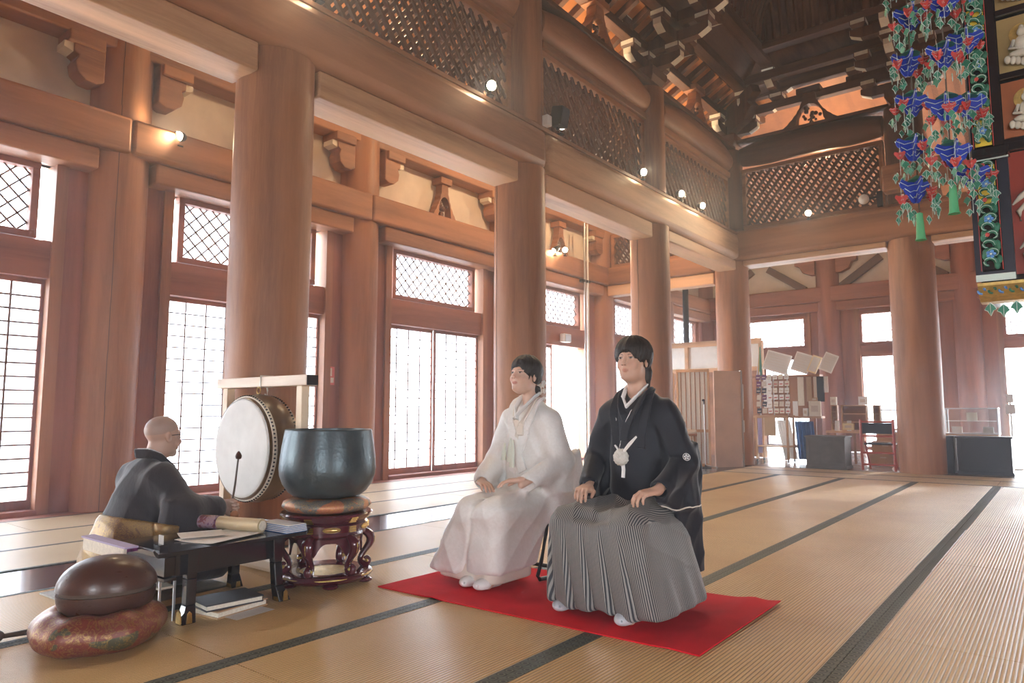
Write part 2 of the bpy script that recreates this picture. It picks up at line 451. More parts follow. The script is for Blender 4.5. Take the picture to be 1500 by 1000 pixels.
# frame placement: local x along the wall, local -y toward the hall
T_left = lambda y0, x: Matrix(((0, -1, 0, x), (1, 0, 0, y0), (0, 0, 1, 0), (0, 0, 0, 1)))     # local x -> +Y, local y -> -X
T_back = lambda x0, y: TR(x0, y, 0)

NW = [0]; ND = [0]
def window(T, w, z0, z1, frame_m='wood_red_y', sp=0.128, dark=False):
    NW[0] += 1
    root = empty('window_%d' % NW[0], T.translation, kind='structure'); off = T.translation
    f = MB(); fw = .07
    for a, b, c, d in ((0, w, z0, z0+fw), (0, w, z1-fw, z1), (0, fw, z0+fw, z1-fw), (w-fw, w, z0+fw, z1-fw)): f.box(a, b, -.07, .05, c, d, 0, T)
    f.build('window_frame', M[frame_m], root, off=off, smooth=0, bevel=.006)
    l = MB(); lattice(l, T @ TR(fw, 0, z0+fw), w-2*fw, z1-z0-2*fw, sp, .017, .014, ((0, 0),))
    l.build('lattice', M['wood_dark_z'], root, off=off, smooth=0)
    if not dark:
        g = MB(); g.box(fw*.5, w-fw*.5, .035, .04, z0+fw*.5, z1-fw*.5, 0, T); g.build('pane', M['shoji_paper'], root, off=off, smooth=0)
    return root
def shoji(T, w, z0, z1, panels=2, cols=4, rows=16, fr='wood_red_z', open_from=None, mun=.009):
    ND[0] += 1
    root = empty('door_%d' % ND[0], T.translation, kind='structure'); off = T.translation
    pw = w/panels
    for k in range(panels):
        if open_from is not None and k >= open_from: continue
        yo = -.02 if k % 2 else .02
        a, b = k*pw, (k+1)*pw; st = .032
        f = MB()
        for p, q, r, s_ in ((a, a+st, z0, z1), (b-st, b, z0, z1), (a+st, b-st, z0, z0+.09), (a+st, b-st, z1-.05, z1)): f.box(p, q, yo-.018, yo+.018, r, s_, 0, T)
        f.build('sliding_frame', M[fr], root, off=off, smooth=0)
        g = MB(); ia, ib, iz, jz = a+st, b-st, z0+.09, z1-.05
        for c in range(1, cols): x = ia+(ib-ia)*c/cols; g.box(x-mun/2, x+mun/2, yo-.012, yo+.004, iz, jz, 0, T)
        for r in range(1, rows): z = iz+(jz-iz)*r/rows; g.box(ia, ib, yo-.013, yo+.004, z-mun/2, z+mun/2, 0, T)
        g.build('muntin_grid', M['wood_dark_z'], root, off=off, smooth=0)
        MB().box(ia, ib, yo+.006, yo+.008, iz, jz, 0, T).build('paper', M['shoji_paper'], root, off=off, smooth=0)
    return root

# ---------------- outer wall on the window side
wall = MB()
ZD, ZW0, ZW1 = 2.32, 2.70, 3.50
XP = -8.03
for i in range(5):
    y0, y1 = YC[i], YC[i+1] if i < 5 else 0
    yc = (y0+y1)/2; hw = 1.07
    for s_ in (-1, 1):           # boards between pillar and opening, then the door post
        a, b = sorted((yc+s_*hw, yc+s_*1.6))
        wall.box(-8.06, -7.90, a, b, 0, 3.52, 0)
        a, b = sorted((yc+s_*(hw-.012), yc+s_*(hw+.10)))
        wall.box(-8.12, -7.86, a, b, 0, 3.52, 1)
    wall.box(-8.10, -7.90, yc-hw, yc+hw, ZD, ZW0, 2)
    wall.box(-8.10, -7.90, yc-hw, yc+hw, ZW1, 3.6, 2)
    wall.box(-8.14, -7.84, yc-hw, yc+hw, -.02, .05, 2)
for yc, hw in ((14.75, .95), (17.5, .95)):
    for s_ in (-1, 1):
        a, b = sorted((yc+s_*hw, yc+s_*1.5)); wall.box(-8.06, -7.90, a, b, 0, 3.52, 0)
    wall.box(-8.10, -7.90, yc-hw, yc+hw, 0 if yc > 16 else ZD, ZW0, 2); wall.box(-8.10, -7.90, yc-hw, yc+hw, ZW1, 3.6, 2)
wall.box(-8.12, -7.98, -4.8, YB, 3.5, 5.4, 3)        # plaster band
wall.box(-8.16, -8.12, -4.8, YB, 3.5, 7.0, 1)
wall.build('wall_left', [M['wood_red_z'], M['wood_z'], M['wood_red_y'], M['plaster']], smooth=0)['kind'] = 'structure'
for i in range(1, 5):
    yc = (YC[i]+YC[i+1])/2
    window(T_left(yc-.95, XP), 1.90, ZW0+.02, ZW1, sp=.118)
    shoji(T_left(yc-1.06, XP), 2.12, .05, ZD, open_from=(1 if i == 4 else None), cols=4 if i > 1 else 4, mun=.013 if i > 1 else .018)
window(T_left(14.75-.93, XP), 1.86, ZW0, ZW1); window(T_left(17.5-.93, XP), 1.86, ZW0, ZW1, dark=False)
shoji(T_left(14.75-.94, XP), 1.88, .05, ZD)
portal((XP-.25, 4.7, 1.9), (0, rad(-90), 0), 3.4, 16); portal((XP-.25, 15, 1.9), (0, rad(-90), 0), 3.4, 6)

# long rails over the wall pillars, one timber per bay
def tbeam(name, label, x0, x1, y0, y1, z0, z1, mat, bev=.02, cat='beam', group=None):
    c = ((x0+x1)/2, (y0+y1)/2, z0)
    o = MB().box(x0-c[0], x1-c[0], y0-c[1], y1-c[1], 0, z1-z0).build(name, M[mat], smooth=30, bevel=bev, seg=3)
    o.location = c
    return tag(o, label, cat, group)
GR = 'heavy rails over the wall pillars'; GL = 'lower rails over the window doors'
bl = ['in front of the first bay', 'over the leftmost window', 'over the window behind the drum', 'over the window behind the woman', 'over the half open door', 'in the far aisle']
for i in range(0, 5):
    tbeam('rail_beam', 'heavy red brown wall rail ' + bl[i], -8.0, -7.60, YC[i]+.003, YC[i+1]-.003, 3.72, 4.11, 'wood_y', .035, group=GR)
    tbeam('rail_beam', 'lower wall rail under the heavy rail ' + bl[i], -8.0, -7.66, YC[i]+.29, YC[i+1]-.29, 3.49, 3.715, 'wood_y', .02, group=GL)
tbeam('rail_beam', 'heavy wall rail in the far aisle beyond the conduit pipes', -8.0, -7.66, 13.2, YB, 3.72, 4.11, 'wood_y', .03, group=GR)
tbeam('rail_beam', 'lower wall rail in the far aisle', -8.0, -7.70, 13.5, YB, 3.49, 3.715, 'wood_y', .02, group=GL)
for i in range(0, 5):
    tbeam('purlin_beam', 'dark purlin along the top of the plaster band ' + bl[i], -8.0, -7.70, YC[i]+.003, YC[i+1]-.003, 4.86, 5.16, 'wood_y', .02, group='purlins above the plaster band')
tbeam('purlin_beam', 'dark purlin above the plaster band in the far aisle', -8.0, -7.70, 13.2, YB, 4.86, 5.16, 'wood_y', .02)

# curved brackets either side of each wall pillar, frog-leg strut mid bay
def nose(side, T, name, label, mat='wood_y'):
    s = side
    root = empty(name, T.translation, label=label, cat='bracket', group='carved brackets on the wall pillars')
    poly = [(0, 0), (.30*s, 0), (.30*s, -.20), (.25*s, -.23), (.28*s, -.30), (.26*s, -.40), (.18*s, -.47), (.08*s, -.48), (0, -.44)]
    if s < 0: poly = poly[::-1]
    MB().prism(poly, 'x', -.12, .12).build('bracket_arm', M[mat], root, smooth=0, bevel=.012)
    b = [(.02*s, -.12), (.36*s, -.12), (.36*s, 0), (.02*s, 0)]
    if s < 0: b = b[::-1]
    MB().prism(b, 'x', -.17, .17).build('bearing_block', M[mat], root, smooth=0, bevel=.012)
    c = [(.30*s, -.21), (.385*s, -.185), (.385*s, -.12), (.30*s, -.12)]
    if s < 0: c = c[::-1]
    MB().prism(c, 'x', -.10, .10).build('painted_end', M['cream_paint'], root, smooth=0)
nn = {2: 'pillar beside the leftmost window', 3: 'pillar above the bronze bowl', 4: 'pillar hidden behind the woman', 5: 'pillar at the conduit pipes'}
for i in (2, 3, 4, 5):
    for s in (-1, 1):
        nose(s, TR(-7.80, YC[i]+s*.28, 4.86), 'carved_bracket', 'carved bracket on the %s side of the %s' % ('nearer' if s < 0 else 'farther', nn[i]))
def frogleg(T, label, w=.62, h=.62, mat='wood_y', thick=.14, group='frog-leg struts', carve='wood_dark_z'):
    """local x along the wall"""
    root = empty('frog_leg_strut', T.translation, rot=T.to_euler(), label=label, cat='strut', group=group)
    r = []
    for k in range(0, 13):
        u = k/12; x = w*(0.10+0.40*u**1.6)*1.0; z = h*(1-u**.75)
        r.append((x + (0.02*h if k % 2 else 0), z))
    outer = [(-x, z) for x, z in r[::-1]] + [(x, z) for x, z in r]
    outer = outer + [(w*.36, 0)]
    inner = []
    for k in range(0, 9):
        a = math.pi*k/8; inner.append((w*.24*math.cos(a), h*.12 + h*.52*math.sin(a)))
    outer += [(w*.28, 0)] + inner + [(-w*.28, 0), (-w*.36, 0)]
    MB().prism(outer[::-1], 'y', -thick/2, thick/2).build('strut_legs', M[mat], root, smooth=0)
    rr = random.Random(int(abs(T.translation.y*100)))
    mb = MB()
    for k in range(16):
        a = rr.uniform(0, 6.28); q = rr.uniform(.0, .2)*w
        mb.ell((q*math.cos(a), rr.uniform(-.03, .03), h*.34+q*math.sin(a)*1.1), (rr.uniform(.02, .045),)*3, 8, 6)
    mb.build('carved_centre', M[carve], root)
    MB().cbox((0, 0, h+.035), (w*.42, thick*1.6, .11)).build('cap_block', M[mat], root, smooth=0, bevel=.01)
    return root
fk = ['', 'hidden over the leftmost window', 'hidden over the window behind the drum', 'on the plaster over the window behind the woman', 'on the plaster over the wall spotlights']
for i in (1, 2, 3, 4):
    frogleg(T_left((YC[i]+YC[i+1])/2, -7.86) @ TR(0, 0, 4.11), 'carved frog-leg strut ' + fk[i])

# ---------------- inner row beams
for (a, b, z0, z1, l) in ((-4.6, YC[2]-.28, 3.63, 3.863, 'ahead of the pillar behind the drum'), (YC[2]+.28, YC[3]-.28, 3.63, 3.863, 'from the drum pillar to the pillar behind the woman'), (YC[3]+.28, YC[4]-.28, 3.63, 3.863, 'between the two pillars behind the couple'), (YC[4]+.28, YC[5]-.29, 3.68, 3.863, 'beyond the pillar behind the man')):
    tbeam('tie_beam', 'pale undersided tie beam ' + l, -5.12, -4.75, a, b, z0, z1, 'wood_pale_y', .02, group='tie beams of the inner row')
tbeam('girder', 'massive rounded girder over the drum pillar carrying the near lattice', -5.24, -4.655, -4.6, 6.60, 3.865, 4.35, 'wood_y', .09, group='massive girders')
tbeam('girder', 'massive rounded girder over the couple with flaking lighter surface', -5.24, -4.655, 6.604, 12.88, 3.865, 4.35, 'wood_pale_y', .09, group='massive girders')
tbeam('girder', 'massive girder crossing the far end above the chests', -5.27, 6.5, 12.90, 13.48, 3.866, 4.44, 'wood_x', .07, group='massive girders')
tbeam('tie_beam', 'thin pale tie beam under the far crossing girder between the two far pillars', -4.65, -2.2, 12.99, 13.40, 3.76, 3.862, 'wood_pale_x', .015)
tbeam('tie_beam', 'thin pale tie beam under the far crossing girder beyond the thick pillar', -1.54, 6.5, 12.99, 13.40, 3.76, 3.862, 'wood_pale_x', .015)
tbeam('girder', 'cross girder between the conduit pipe pillar and the corner pillar', -7.66, -5.285, 13.0, 13.38, 3.72, 4.11, 'wood_x', .04)
tbeam('tie_beam', 'tie beam under the cross girder beside the conduit pipes', -7.66, -5.26, 13.05, 13.33, 3.49, 3.718, 'wood_pale_x', .02)
tbeam('girder', 'upper beam stub above the thick far pillar', -2.15, 1.6, 12.62, 12.895, 4.62, 5.06, 'wood_x', .03)
tbeam('ledge_board', 'narrow ledge board on the girder below the lattice screens', -5.1, -4.70, -4.6, 12.9, 4.352, 4.40, 'wood_y', .006, cat='board')
tbeam('ledge_board', 'narrow ledge board on the far crossing girder', -4.6, 6.4, 13.0, 13.40, 4.442, 4.49, 'wood_x', .006, cat='board')

# upper posts, lattice screens, log beams
up = ['upper post outside the view', 'upper post above the drum pillar outside the view', 'upper post between the first and second lattice screens', 'upper post between the second and third lattice screens', 'dark upper corner post beside the far lattice screen']
for i, y in ((2, YC[2]), (3, YC[3]), (4, YC[4]), (5, YC[5])):
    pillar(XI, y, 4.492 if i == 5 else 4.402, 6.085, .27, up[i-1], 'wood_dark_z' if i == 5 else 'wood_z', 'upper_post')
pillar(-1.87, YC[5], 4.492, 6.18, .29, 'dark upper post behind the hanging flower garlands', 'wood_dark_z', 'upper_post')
def transom(T, w, z0, z1, label, mat='y'):
    root = empty('lattice_transom', T.translation, label=label, cat='lattice screen', group='diagonal lattice screens'); off = T.translation
    f = MB(); q = .07
    for a, b, c, d in ((0, w, z0, z0+q), (0, w, z1-q, z1), (0, q, z0+q, z1-q), (w-q, w, z0+q, z1-q)): f.box(a, b, -.08, .08, c, d, 0, T)
    f.build('frame', M['wood_'+mat], root, off=off, smooth=0, bevel=.008)
    l = MB(); lattice(l, T @ TR(q, 0, z0+q), w-2*q, z1-z0-2*q, .125, .034, .022, ((-.035, 0), (.035, .055)), ang=52)
    l.build('lattice_slats', M['wood_dark_'+mat], root, off=off, smooth=0)
for i, lb in ((2, 'diagonal lattice screen above the girder next to the drum pillar'), (3, 'diagonal lattice screen behind the black wall speaker'), (4, 'diagonal lattice screen nearest the dark corner post')):
    transom(T_left(YC[i]+.29, XI+.02), YC[i+1]-YC[i]-.58, 4.40, 5.50, lb)
transom(T_left(YC[1]+.29, XI+.02), YC[2]-YC[1]-.58, 4.40, 5.50, 'diagonal lattice screen ahead of the drum pillar')
transom(T_back(XI+.29, YC[5]), 2.47, 4.492, 5.68, 'diagonal lattice screen on the far crossing girder', 'x')
transom(T_back(-7.6, 13.2), 2.3, 4.112, 4.85, 'small lattice screen high beside the conduit pipes', 'x')
def logbeam(p0, p1, r, label, mat, prot=0.0):
    p0, p1 = Vector(p0), Vector(p1); L = (p1-p0).length; d = (p1-p0).normalized()
    mb = MB(); pts = []; rs = []
    for k in range(15):
        u = k/14; pts.append(Vector((0, 0, .05*math.sin(math.pi*u))) + d*(L*(u-.5))); rs.append(r*(.72+.28*min(1, 4*u*(1-u)*1.6)))
    mb.tube(pts, rs, 24, 0, flat=.8)
    o = mb.build('rainbow_beam', M[mat]); o.location = (p0+p1)/2
    return tag(o, label, 'beam', 'rounded beams above the lattice screens')
for i, lb in ((2, 'rounded log beam above the lattice next to the drum pillar'), (3, 'rounded log beam above the lattice with the black speaker'), (4, 'rounded log beam above the lattice nearest the dark corner')):
    logbeam((XI+.05, YC[i]+.26, 5.83), (XI+.05, YC[i+1]-.26, 5.83), .26, lb, 'wood_y')
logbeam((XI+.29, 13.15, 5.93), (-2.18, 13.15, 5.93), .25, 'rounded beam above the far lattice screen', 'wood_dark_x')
for i in (2, 3, 4):
    tbeam('header_board', 'header board under the log beam of lattice screen %s' % ('next to the drum pillar', 'with the speaker', 'by the corner')[i-2], -5.05, -4.80, YC[i]+.29, YC[i+1]-.29, 5.502, 5.60, 'wood_y', .01, cat='board')
tbeam('wall_plate', 'long plate carrying the bracket clusters over the lattice screens', -5.15, -4.75, -1, 13.1, 6.09, 6.16, 'wood_dark_y', .01)
tbeam('wall_plate', 'plate carrying the bracket clusters at the far end', -4.7, -2.05, 13.0, 13.4, 6.19, 6.25, 'wood_dark_x', .01)

# bracket clusters
def cluster(T, label, out=True, corner=False):
    root = empty('bracket_cluster', T.translation, rot=T.to_euler(), label=label, cat='bracket', group='bracket clusters under the ceiling')
    def blk(a, o, z, s=.24, h=.13, m='wood_dark_z'):
        mb = MB(); vs = []
        for hh, ss in ((0, s*.68), (h*.42, s), (h, s)):
            vs += [(a-ss/2, o-ss/2, z+hh), (a+ss/2, o-ss/2, z+hh), (a+ss/2, o+ss/2, z+hh), (a-ss/2, o+ss/2, z+hh)]
        fs = [(3, 2, 1, 0), (8, 9, 10, 11)] + [(k*4+i, k*4+(i+1) % 4, k*4+4+(i+1) % 4, k*4+4+i) for k in range(2) for i in range(4)]
        mb.add(vs, fs); mb.build('bearing_block', M[m], root, smooth=0)
        if s < .3:
            c = MB().box(a-s*.44, a+s*.44, o+s*.49, o+s*.508, z+h*.44, z+h*.96).box(a-s*.508, a-s*.49, o-s*.44, o+s*.44, z+h*.44, z+h*.96).box(a+s*.49, a+s*.508, o-s*.44, o+s*.44, z+h*.44, z+h*.96); c.build('painted_edge', M['cream_paint'], root, smooth=0)
    def arm(c0, c1, lvl, along, z, hgt=.17, wd=.14):
        # curved underside arm from c0 to c1 along 'a' at o=lvl (or along 'o' at a=lvl); end faces painted
        q = .16
        poly = [(c0, z+hgt), (c0, z+hgt*.45), (c0+q*.3, z+.05), (c0+q, z), (c1-q, z), (c1-q*.3, z+.05), (c1, z+hgt*.45), (c1, z+hgt)]
        mb = MB()
        if along == 'a': mb.prism(poly, 'y', lvl-wd/2, lvl+wd/2)
        else: mb.prism(poly, 'x', lvl-wd/2, lvl+wd/2)
        mb.build('bracket_arm', M['wood_dark_z'], root, smooth=0)
        for cc, s in ((c0, -1), (c1, 1)):
            e = [(cc+s*.004, z+hgt), (cc+s*.004, z+hgt*.45), (cc-s*q*.3, z+.047), (cc-s*q, z-.004), (cc-s*q, z+.004), (cc-s*q*.3, z+.056), (cc-s*.006, z+hgt*.45), (cc-s*.006, z+hgt)]
            if s < 0: e = e[::-1]
            pm = MB()
            if along == 'a': pm.prism(e, 'y', lvl-wd/2*.92, lvl+wd/2*.92)
            else: pm.prism(e, 'x', lvl-wd/2*.92, lvl+wd/2*.92)
            pm.build('painted_end', M['cream_paint'], root, smooth=0)
    blk(0, 0, 0, .46, .24)
    arm(-.62, .62, 0, 'a', .25); arm(-.5, .62, 0, 'o', .25)
    for a, o in ((-.5, 0), (0, 0), (.5, 0), (0, .5)): blk(a, o, .42)
    arm(-.85, .85, 0, 'a', .56); arm(-.6, .6, .5, 'a', .56); arm(-.4, 1.08, 0, 'o', .56)
    for a, o in ((-.48, .5), (.48, .5), (0, 1.0), (-.72, 0), (.72, 0)): blk(a, o, .74)
    arm(-.55, .55, 1.0, 'a', .88); arm(-.1, 1.35, 0, 'o', .88)
    for a, o in ((-.42, 1.0), (.42, 1.0)): blk(a, o, 1.06)
    if corner:
        for s in (1,):
            D = RZ(rad(-45)); mb = MB(); mb.prism([(0, .25), (.9, .25), (1.2, .40), (1.05, .55), (1.3, .62), (1.2, .8), (0, .8)], 'y', -.08, .08, T=RZ(rad(45 if True else 0)))
            mb.build('diagonal_arm', M['wood_dark_z'], root, smooth=0)
    return root
# local x along wall, local y = outward into the hall
TL_in = lambda y, x, z: Matrix(((0, 1, 0, x), (-1, 0, 0, y), (0, 0, 1, z), (0, 0, 0, 1)))   # local x -> -Y, local y -> +X
TB_in = lambda x, y, z: TR(x, y, z) @ RZ(math.pi)                                              # local y -> -Y
cluster(TL_in(YC[3], XI, 6.16), 'bracket cluster on the upper post above the woman')
cluster(TL_in(YC[4], XI, 6.16), 'bracket cluster on the upper post right of the black speaker')
cluster(TL_in(YC[5], XI, 6.16), 'corner bracket cluster on the dark corner post', corner=True)
cluster(TB_in(-1.87, YC[5], 6.25), 'bracket cluster behind the hanging garlands')
for y, l in ((8.1, 'above the lattice with the speaker'), (11.5, 'above the lattice nearest the corner'), (4.8, 'above the lattice near the drum pillar')):
    frogleg(T_left(y, XI+.06) @ TR(0, 0, 6.16), 'tall dark frog-leg strut ' + l, .95, .55, 'wood_y', .16)
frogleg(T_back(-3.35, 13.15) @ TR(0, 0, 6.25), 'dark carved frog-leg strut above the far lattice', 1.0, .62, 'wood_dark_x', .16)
for z, o, s in ((6.98, .5, .17), (7.30, 1.0, .20), (7.05, 0, .16)):
    tbeam('ceiling_beam', 'long dark beam on the bracket tips along the window side, %.1f m out' % o, XI+o-s/2, XI+o+s/2, -2, 13.2-o*0.6, z+.06, z+.06+s, 'wood_dark_y', .01, group='long beams on the brackets')
    tbeam('ceiling_beam', 'long dark beam on the bracket tips at the far end, %.1f m out' % o, XI+o*.6, 6, 13.2-o-s/2, 13.2-o+s/2, z+.14, z+.14+s, 'wood_dark_x', .01, group='long beams on the brackets')

# ceiling: sloping boards over the aisles, cove and flat field over the hall
c = MB()
def slope_boards(p0, p1, w0, w1, axis, n, m_b, m_r):
    # quad from p0 (low) to p1 (high) in the cross plane, along axis from w0..w1 ; rafters across
    (a0, z0), (a1, z1) = p0, p1
    if axis == 'y': c.add([(a0, w0, z0), (a1, w0, z1), (a1, w1, z1), (a0, w1, z0)], [(0, 1, 2, 3)], m_b)
    else: c.add([(w0, a0, z0), (w0, a1, z1), (w1, a1, z1), (w1, a0, z0)], [(0, 1, 2, 3)], m_b)
    ln = math.hypot(a1-a0, z1-z0); an = math.atan2(z1-z0, a1-a0)
    for k in range(n):
        w = w0 + (w1-w0)*(k+.5)/n
        if axis == 'y': T = TR(a0, w, z0) @ RY(-an)
        else: T = TR(w, a0, z0) @ RZ(math.pi/2) @ RY(-an)
        c.box(0, ln, -.045, .045, -.10, -.0, m_r, T)
slope_boards((-8.2, 5.15), (-4.6, 7.1), -4.7, YB, 'y', 66, 0, 1)
slope_boards((YB+.2, 5.15), (13.0, 7.35), -8.2, 6.9, 'x', 44, 0, 1)
# cove
def arc(k, n=7): a = math.pi/2*k/n; return math.sin(a), 1-math.cos(a)
for side in ('left', 'far'):
    n = 7; R = 1.25
    for k in range(n):
        (u0, v0), (u1, v1) = [(1-math.cos(math.pi/2*j/n), math.sin(math.pi/2*j/n)) for j in (k, k+1)]
        if side == 'left':
            x0, x1, z0, z1 = XI+1.1+u0*R, XI+1.1+u1*R, 7.55+v0*R, 7.55+v1*R
            c.add([(x0, -4.7, z0), (x1, -4.7, z1), (x1, 12.1-u1*R, z1), (x0, 12.1-u0*R, z0)], [(0, 3, 2, 1)], 2)
        else:
            y0, y1, z0, z1 = 12.1-u0*R, 12.1-u1*R, 7.55+v0*R, 7.55+v1*R
            c.add([(XI+1.1+u0*R, y0, z0), (XI+1.1+u1*R, y1, z1), (7, y1, z1), (7, y0, z0)], [(0, 3, 2, 1)], 2)
    cnt = 62 if side == 'left' else 60
    for q in range(cnt):
        for k in range(n):
            (u0, v0), (u1, v1) = [(1-math.cos(math.pi/2*j/n), math.sin(math.pi/2*j/n)) for j in (k, k+1)]
            d = .03
            if side == 'left':
                y = 12.0 - q*.13
                if y > 12.1-u0*R: continue
                c.tube([(XI+1.1+u0*R+d, y, 7.55+v0*R-d*u0), (XI+1.1+u1*R+d, y, 7.55+v1*R-d*u1)], .03, 4, 3)
            else:
                x = XI+1.2+q*.13
                if x < XI+1.1+u0*R: continue
                c.tube([(x, 12.1-u0*R-d, 7.55+v0*R-d*u0), (x, 12.1-u1*R-d, 7.55+v1*R-d*u1)], .03, 4, 3)
c.box(XI+2.3, 7, -4.8, 10.9, 8.8, 8.9, 2)
for k in range(14): c.box(XI+2.3+k*.66, XI+2.38+k*.66, -4.8, 10.85, 8.68, 8.8, 3)
for k in range(22): c.box(XI+2.3, 7, -4+k*.68, -3.92+k*.68, 8.68, 8.8, 3)
c.add([(-4.62, -4.7, 7.09), (-3.84, -4.7, 7.56), (-3.84, 12.12, 7.56), (-4.62, 13.1, 7.09)], [(0, 3, 2, 1)], 2)
c.add([(-4.7, 13.1, 7.33), (-3.84, 12.09, 7.56), (7, 12.09, 7.56), (7, 13.1, 7.33)], [(0, 3, 2, 1)], 2)
c.box(-8.4, 7.2, -4.9, YB+.3, 8.95, 9.1, 2)
c.build('ceiling', [M['orange_board'], M['wood_dark_z'], M['wood_dark_y'], M['wood_dark_z']], smooth=0)['kind'] = 'structure'
for z in (6.74, 7.08):
    tbeam('ceiling_beam', 'dark cross beam through the far brackets, %s' % ('lower' if z < 7 else 'upper'), -4.7, 5, 13.12, 13.28, z, z+.15, 'wood_dark_x', .01)
    tbeam('ceiling_beam', 'dark beam through the window side brackets, %s' % ('lower' if z < 7 else 'upper'), XI-.08, XI+.08, 0, 13.0, z-.03, z+.11, 'wood_dark_y', .01)
# struts under the far beams
for k in range(8):
    tbeam('short_strut', '%s short upright strut from the corner between the far ceiling beams' % ('first', 'second', 'third', 'fourth', 'fifth', 'sixth', 'seventh', 'eighth')[k], -4.1+k*.42, -4.02+k*.42, 12.28, 12.36, 7.64, 7.98, 'wood_dark_z', .004, cat='strut', group='short upright struts between the far ceiling beams')

# ---------------- far wall
bw = MB()
BC = [(-6.28, 1.12), (-3.11, .80), (-.1, .88), (2.9, .9)]
xs = [-8.2]
edges = []
for xc, hw in BC: edges += [xc-hw, xc+hw]
prev = -8.2
for k, (xc, hw) in enumerate(BC):
    bw.box(prev, xc-hw, YB-.02, YB+.1, 0, 3.6, 0)
    bw.box(xc-hw-.10, xc-hw+.012, YB-.08, YB+.12, 0, 3.6, 1); bw.box(xc+hw-.012, xc+hw+.10, YB-.08, YB+.12, 0, 3.6, 1)
    bw.box(xc-hw, xc+hw, YB-.02, YB+.1, 2.40, 2.64, 2); bw.box(xc-hw, xc+hw, YB-.02, YB+.1, 3.48, 3.6, 2)
    prev = xc+hw
bw.box(prev, 7, YB-.02, YB+.1, 0, 3.6, 0)
bw.box(-8.2, 7, YB-.0, YB+.1, 3.6, 5.3, 3)
bw.build('wall_far', [M['wood_red_z'], M['wood_z'], M['wood_red_x'], M['plaster']], smooth=0)['kind'] = 'structure'
for k, (xc, hw) in enumerate(BC):
    window(T_back(xc-hw, YB), 2*hw, 2.64, 3.48, 'wood_red_x')
    if k < 2: shoji(T_back(xc-hw, YB), 2*hw, .05, 2.40, cols=4)
    elif k == 2: pass
tbeam('rail_beam', 'heavy rail along the far wall', -7.9, 6.9, YB-.30, YB-.02, 3.78, 4.17, 'wood_red_x', .03)
tbeam('rail_beam', 'lower rail along the far wall', -7.9, 6.9, YB-.22, YB-.02, 3.55, 3.778, 'wood_red_x', .02)
tbeam('purlin_beam', 'dark purlin above the plaster of the far wall', -7.9, 6.9, YB-.28, YB-.02, 4.95, 5.25, 'wood_red_x', .02)
for xc, wn in ((-6.28, 'window behind the partition'), (-3.11, 'window behind the red frame chair'), (-.1, 'bright doorway')):
    for s in (-1, 1):
        o = MB().prism([(-.09, 0), (.09, 0), (.09, 1.15), (-.09, 1.15)], 'y', -.06, .06).build('brace', M['wood_dark_z'], smooth=0, bevel=.01)
        o.location = (xc + s*1.15, YB-.12, 4.15); o.rotation_euler = (0, rad(-55*s), 0)
        tag(o, 'slanting brace %s the %s' % ('on the window side above' if s < 0 else 'on the altar side above', wn), 'brace', 'slanting braces on the far wall')
for x in (-4.6, -1.62, 1.4):
    for s in (-1, 1):
        poly = [(0, 0), (.50*s, 0), (.50*s, -.16), (.38*s, -.20), (.30*s, -.36), (.12*s, -.44), (0, -.44)]
        if s > 0: poly = poly[::-1]
        o = MB().prism(poly, 'y', -.1, .1).build('carved_bracket', M['wood_red_x'], smooth=0, bevel=.01)
        o.location = (x+s*.25, YB-.15, 4.95)
        tag(o, 'curved bracket on the %s side of the %s' % ('window' if s < 0 else 'altar', {-4.6: 'slim far wall pillar behind the posters', -1.62: 'slim far wall pillar behind the showcase', 1.4: 'far wall pillar beyond the doorway'}[x]), 'bracket', 'curved brackets on the far wall')
portal((-1.8, YB+.3, 1.9), (rad(-90), 0, 0), 12, 3.6)

# side and rear walls behind the photographer, with wide openings
s_ = MB()
s_.box(7, 7.15, -4.8, YB, 3.2, 9, 0); s_.box(7, 7.15, 1.2, YB, 0, 3.2, 0); s_.box(7, 7.15, -4.8, -.8, 0, 3.2, 0); s_.box(7, 7.15, -.8, 1.2, 2.4, 3.2, 0)
s_.build('wall_right', M['wood_red_y'], smooth=0)['kind'] = 'structure'
s_ = MB(); s_.box(-8.2, 7.1, -4.95, -4.8, 3.0, 9, 0); s_.box(-8.2, 1.4, -4.95, -4.8, 0, 3.0, 0); s_.box(3.6, 7.1, -4.95, -4.8, 0, 3.0, 0)
s_.build('wall_rear', M['wood_red_x'], smooth=0)['kind'] = 'structure'
portal((7.3, 0.2, 1.2), (0, rad(90), 0), 2.4, 2.0); portal((2.5, -5.1, 1.5), (rad(90), 0, 0), 2.2, 3.0)

# warm lamps standing behind the lattice screens
for k, (x, y) in enumerate(((-5.6, 4.8), (-5.6, 8.1), (-5.6, 11.4), (-3.3, 13.9))):
    L = lamp('lattice_lamp', 'POINT', (x, y, 5.5), (35, 75, 85, 50)[k], (1, .72, .42), shadow_soft_size=.12)
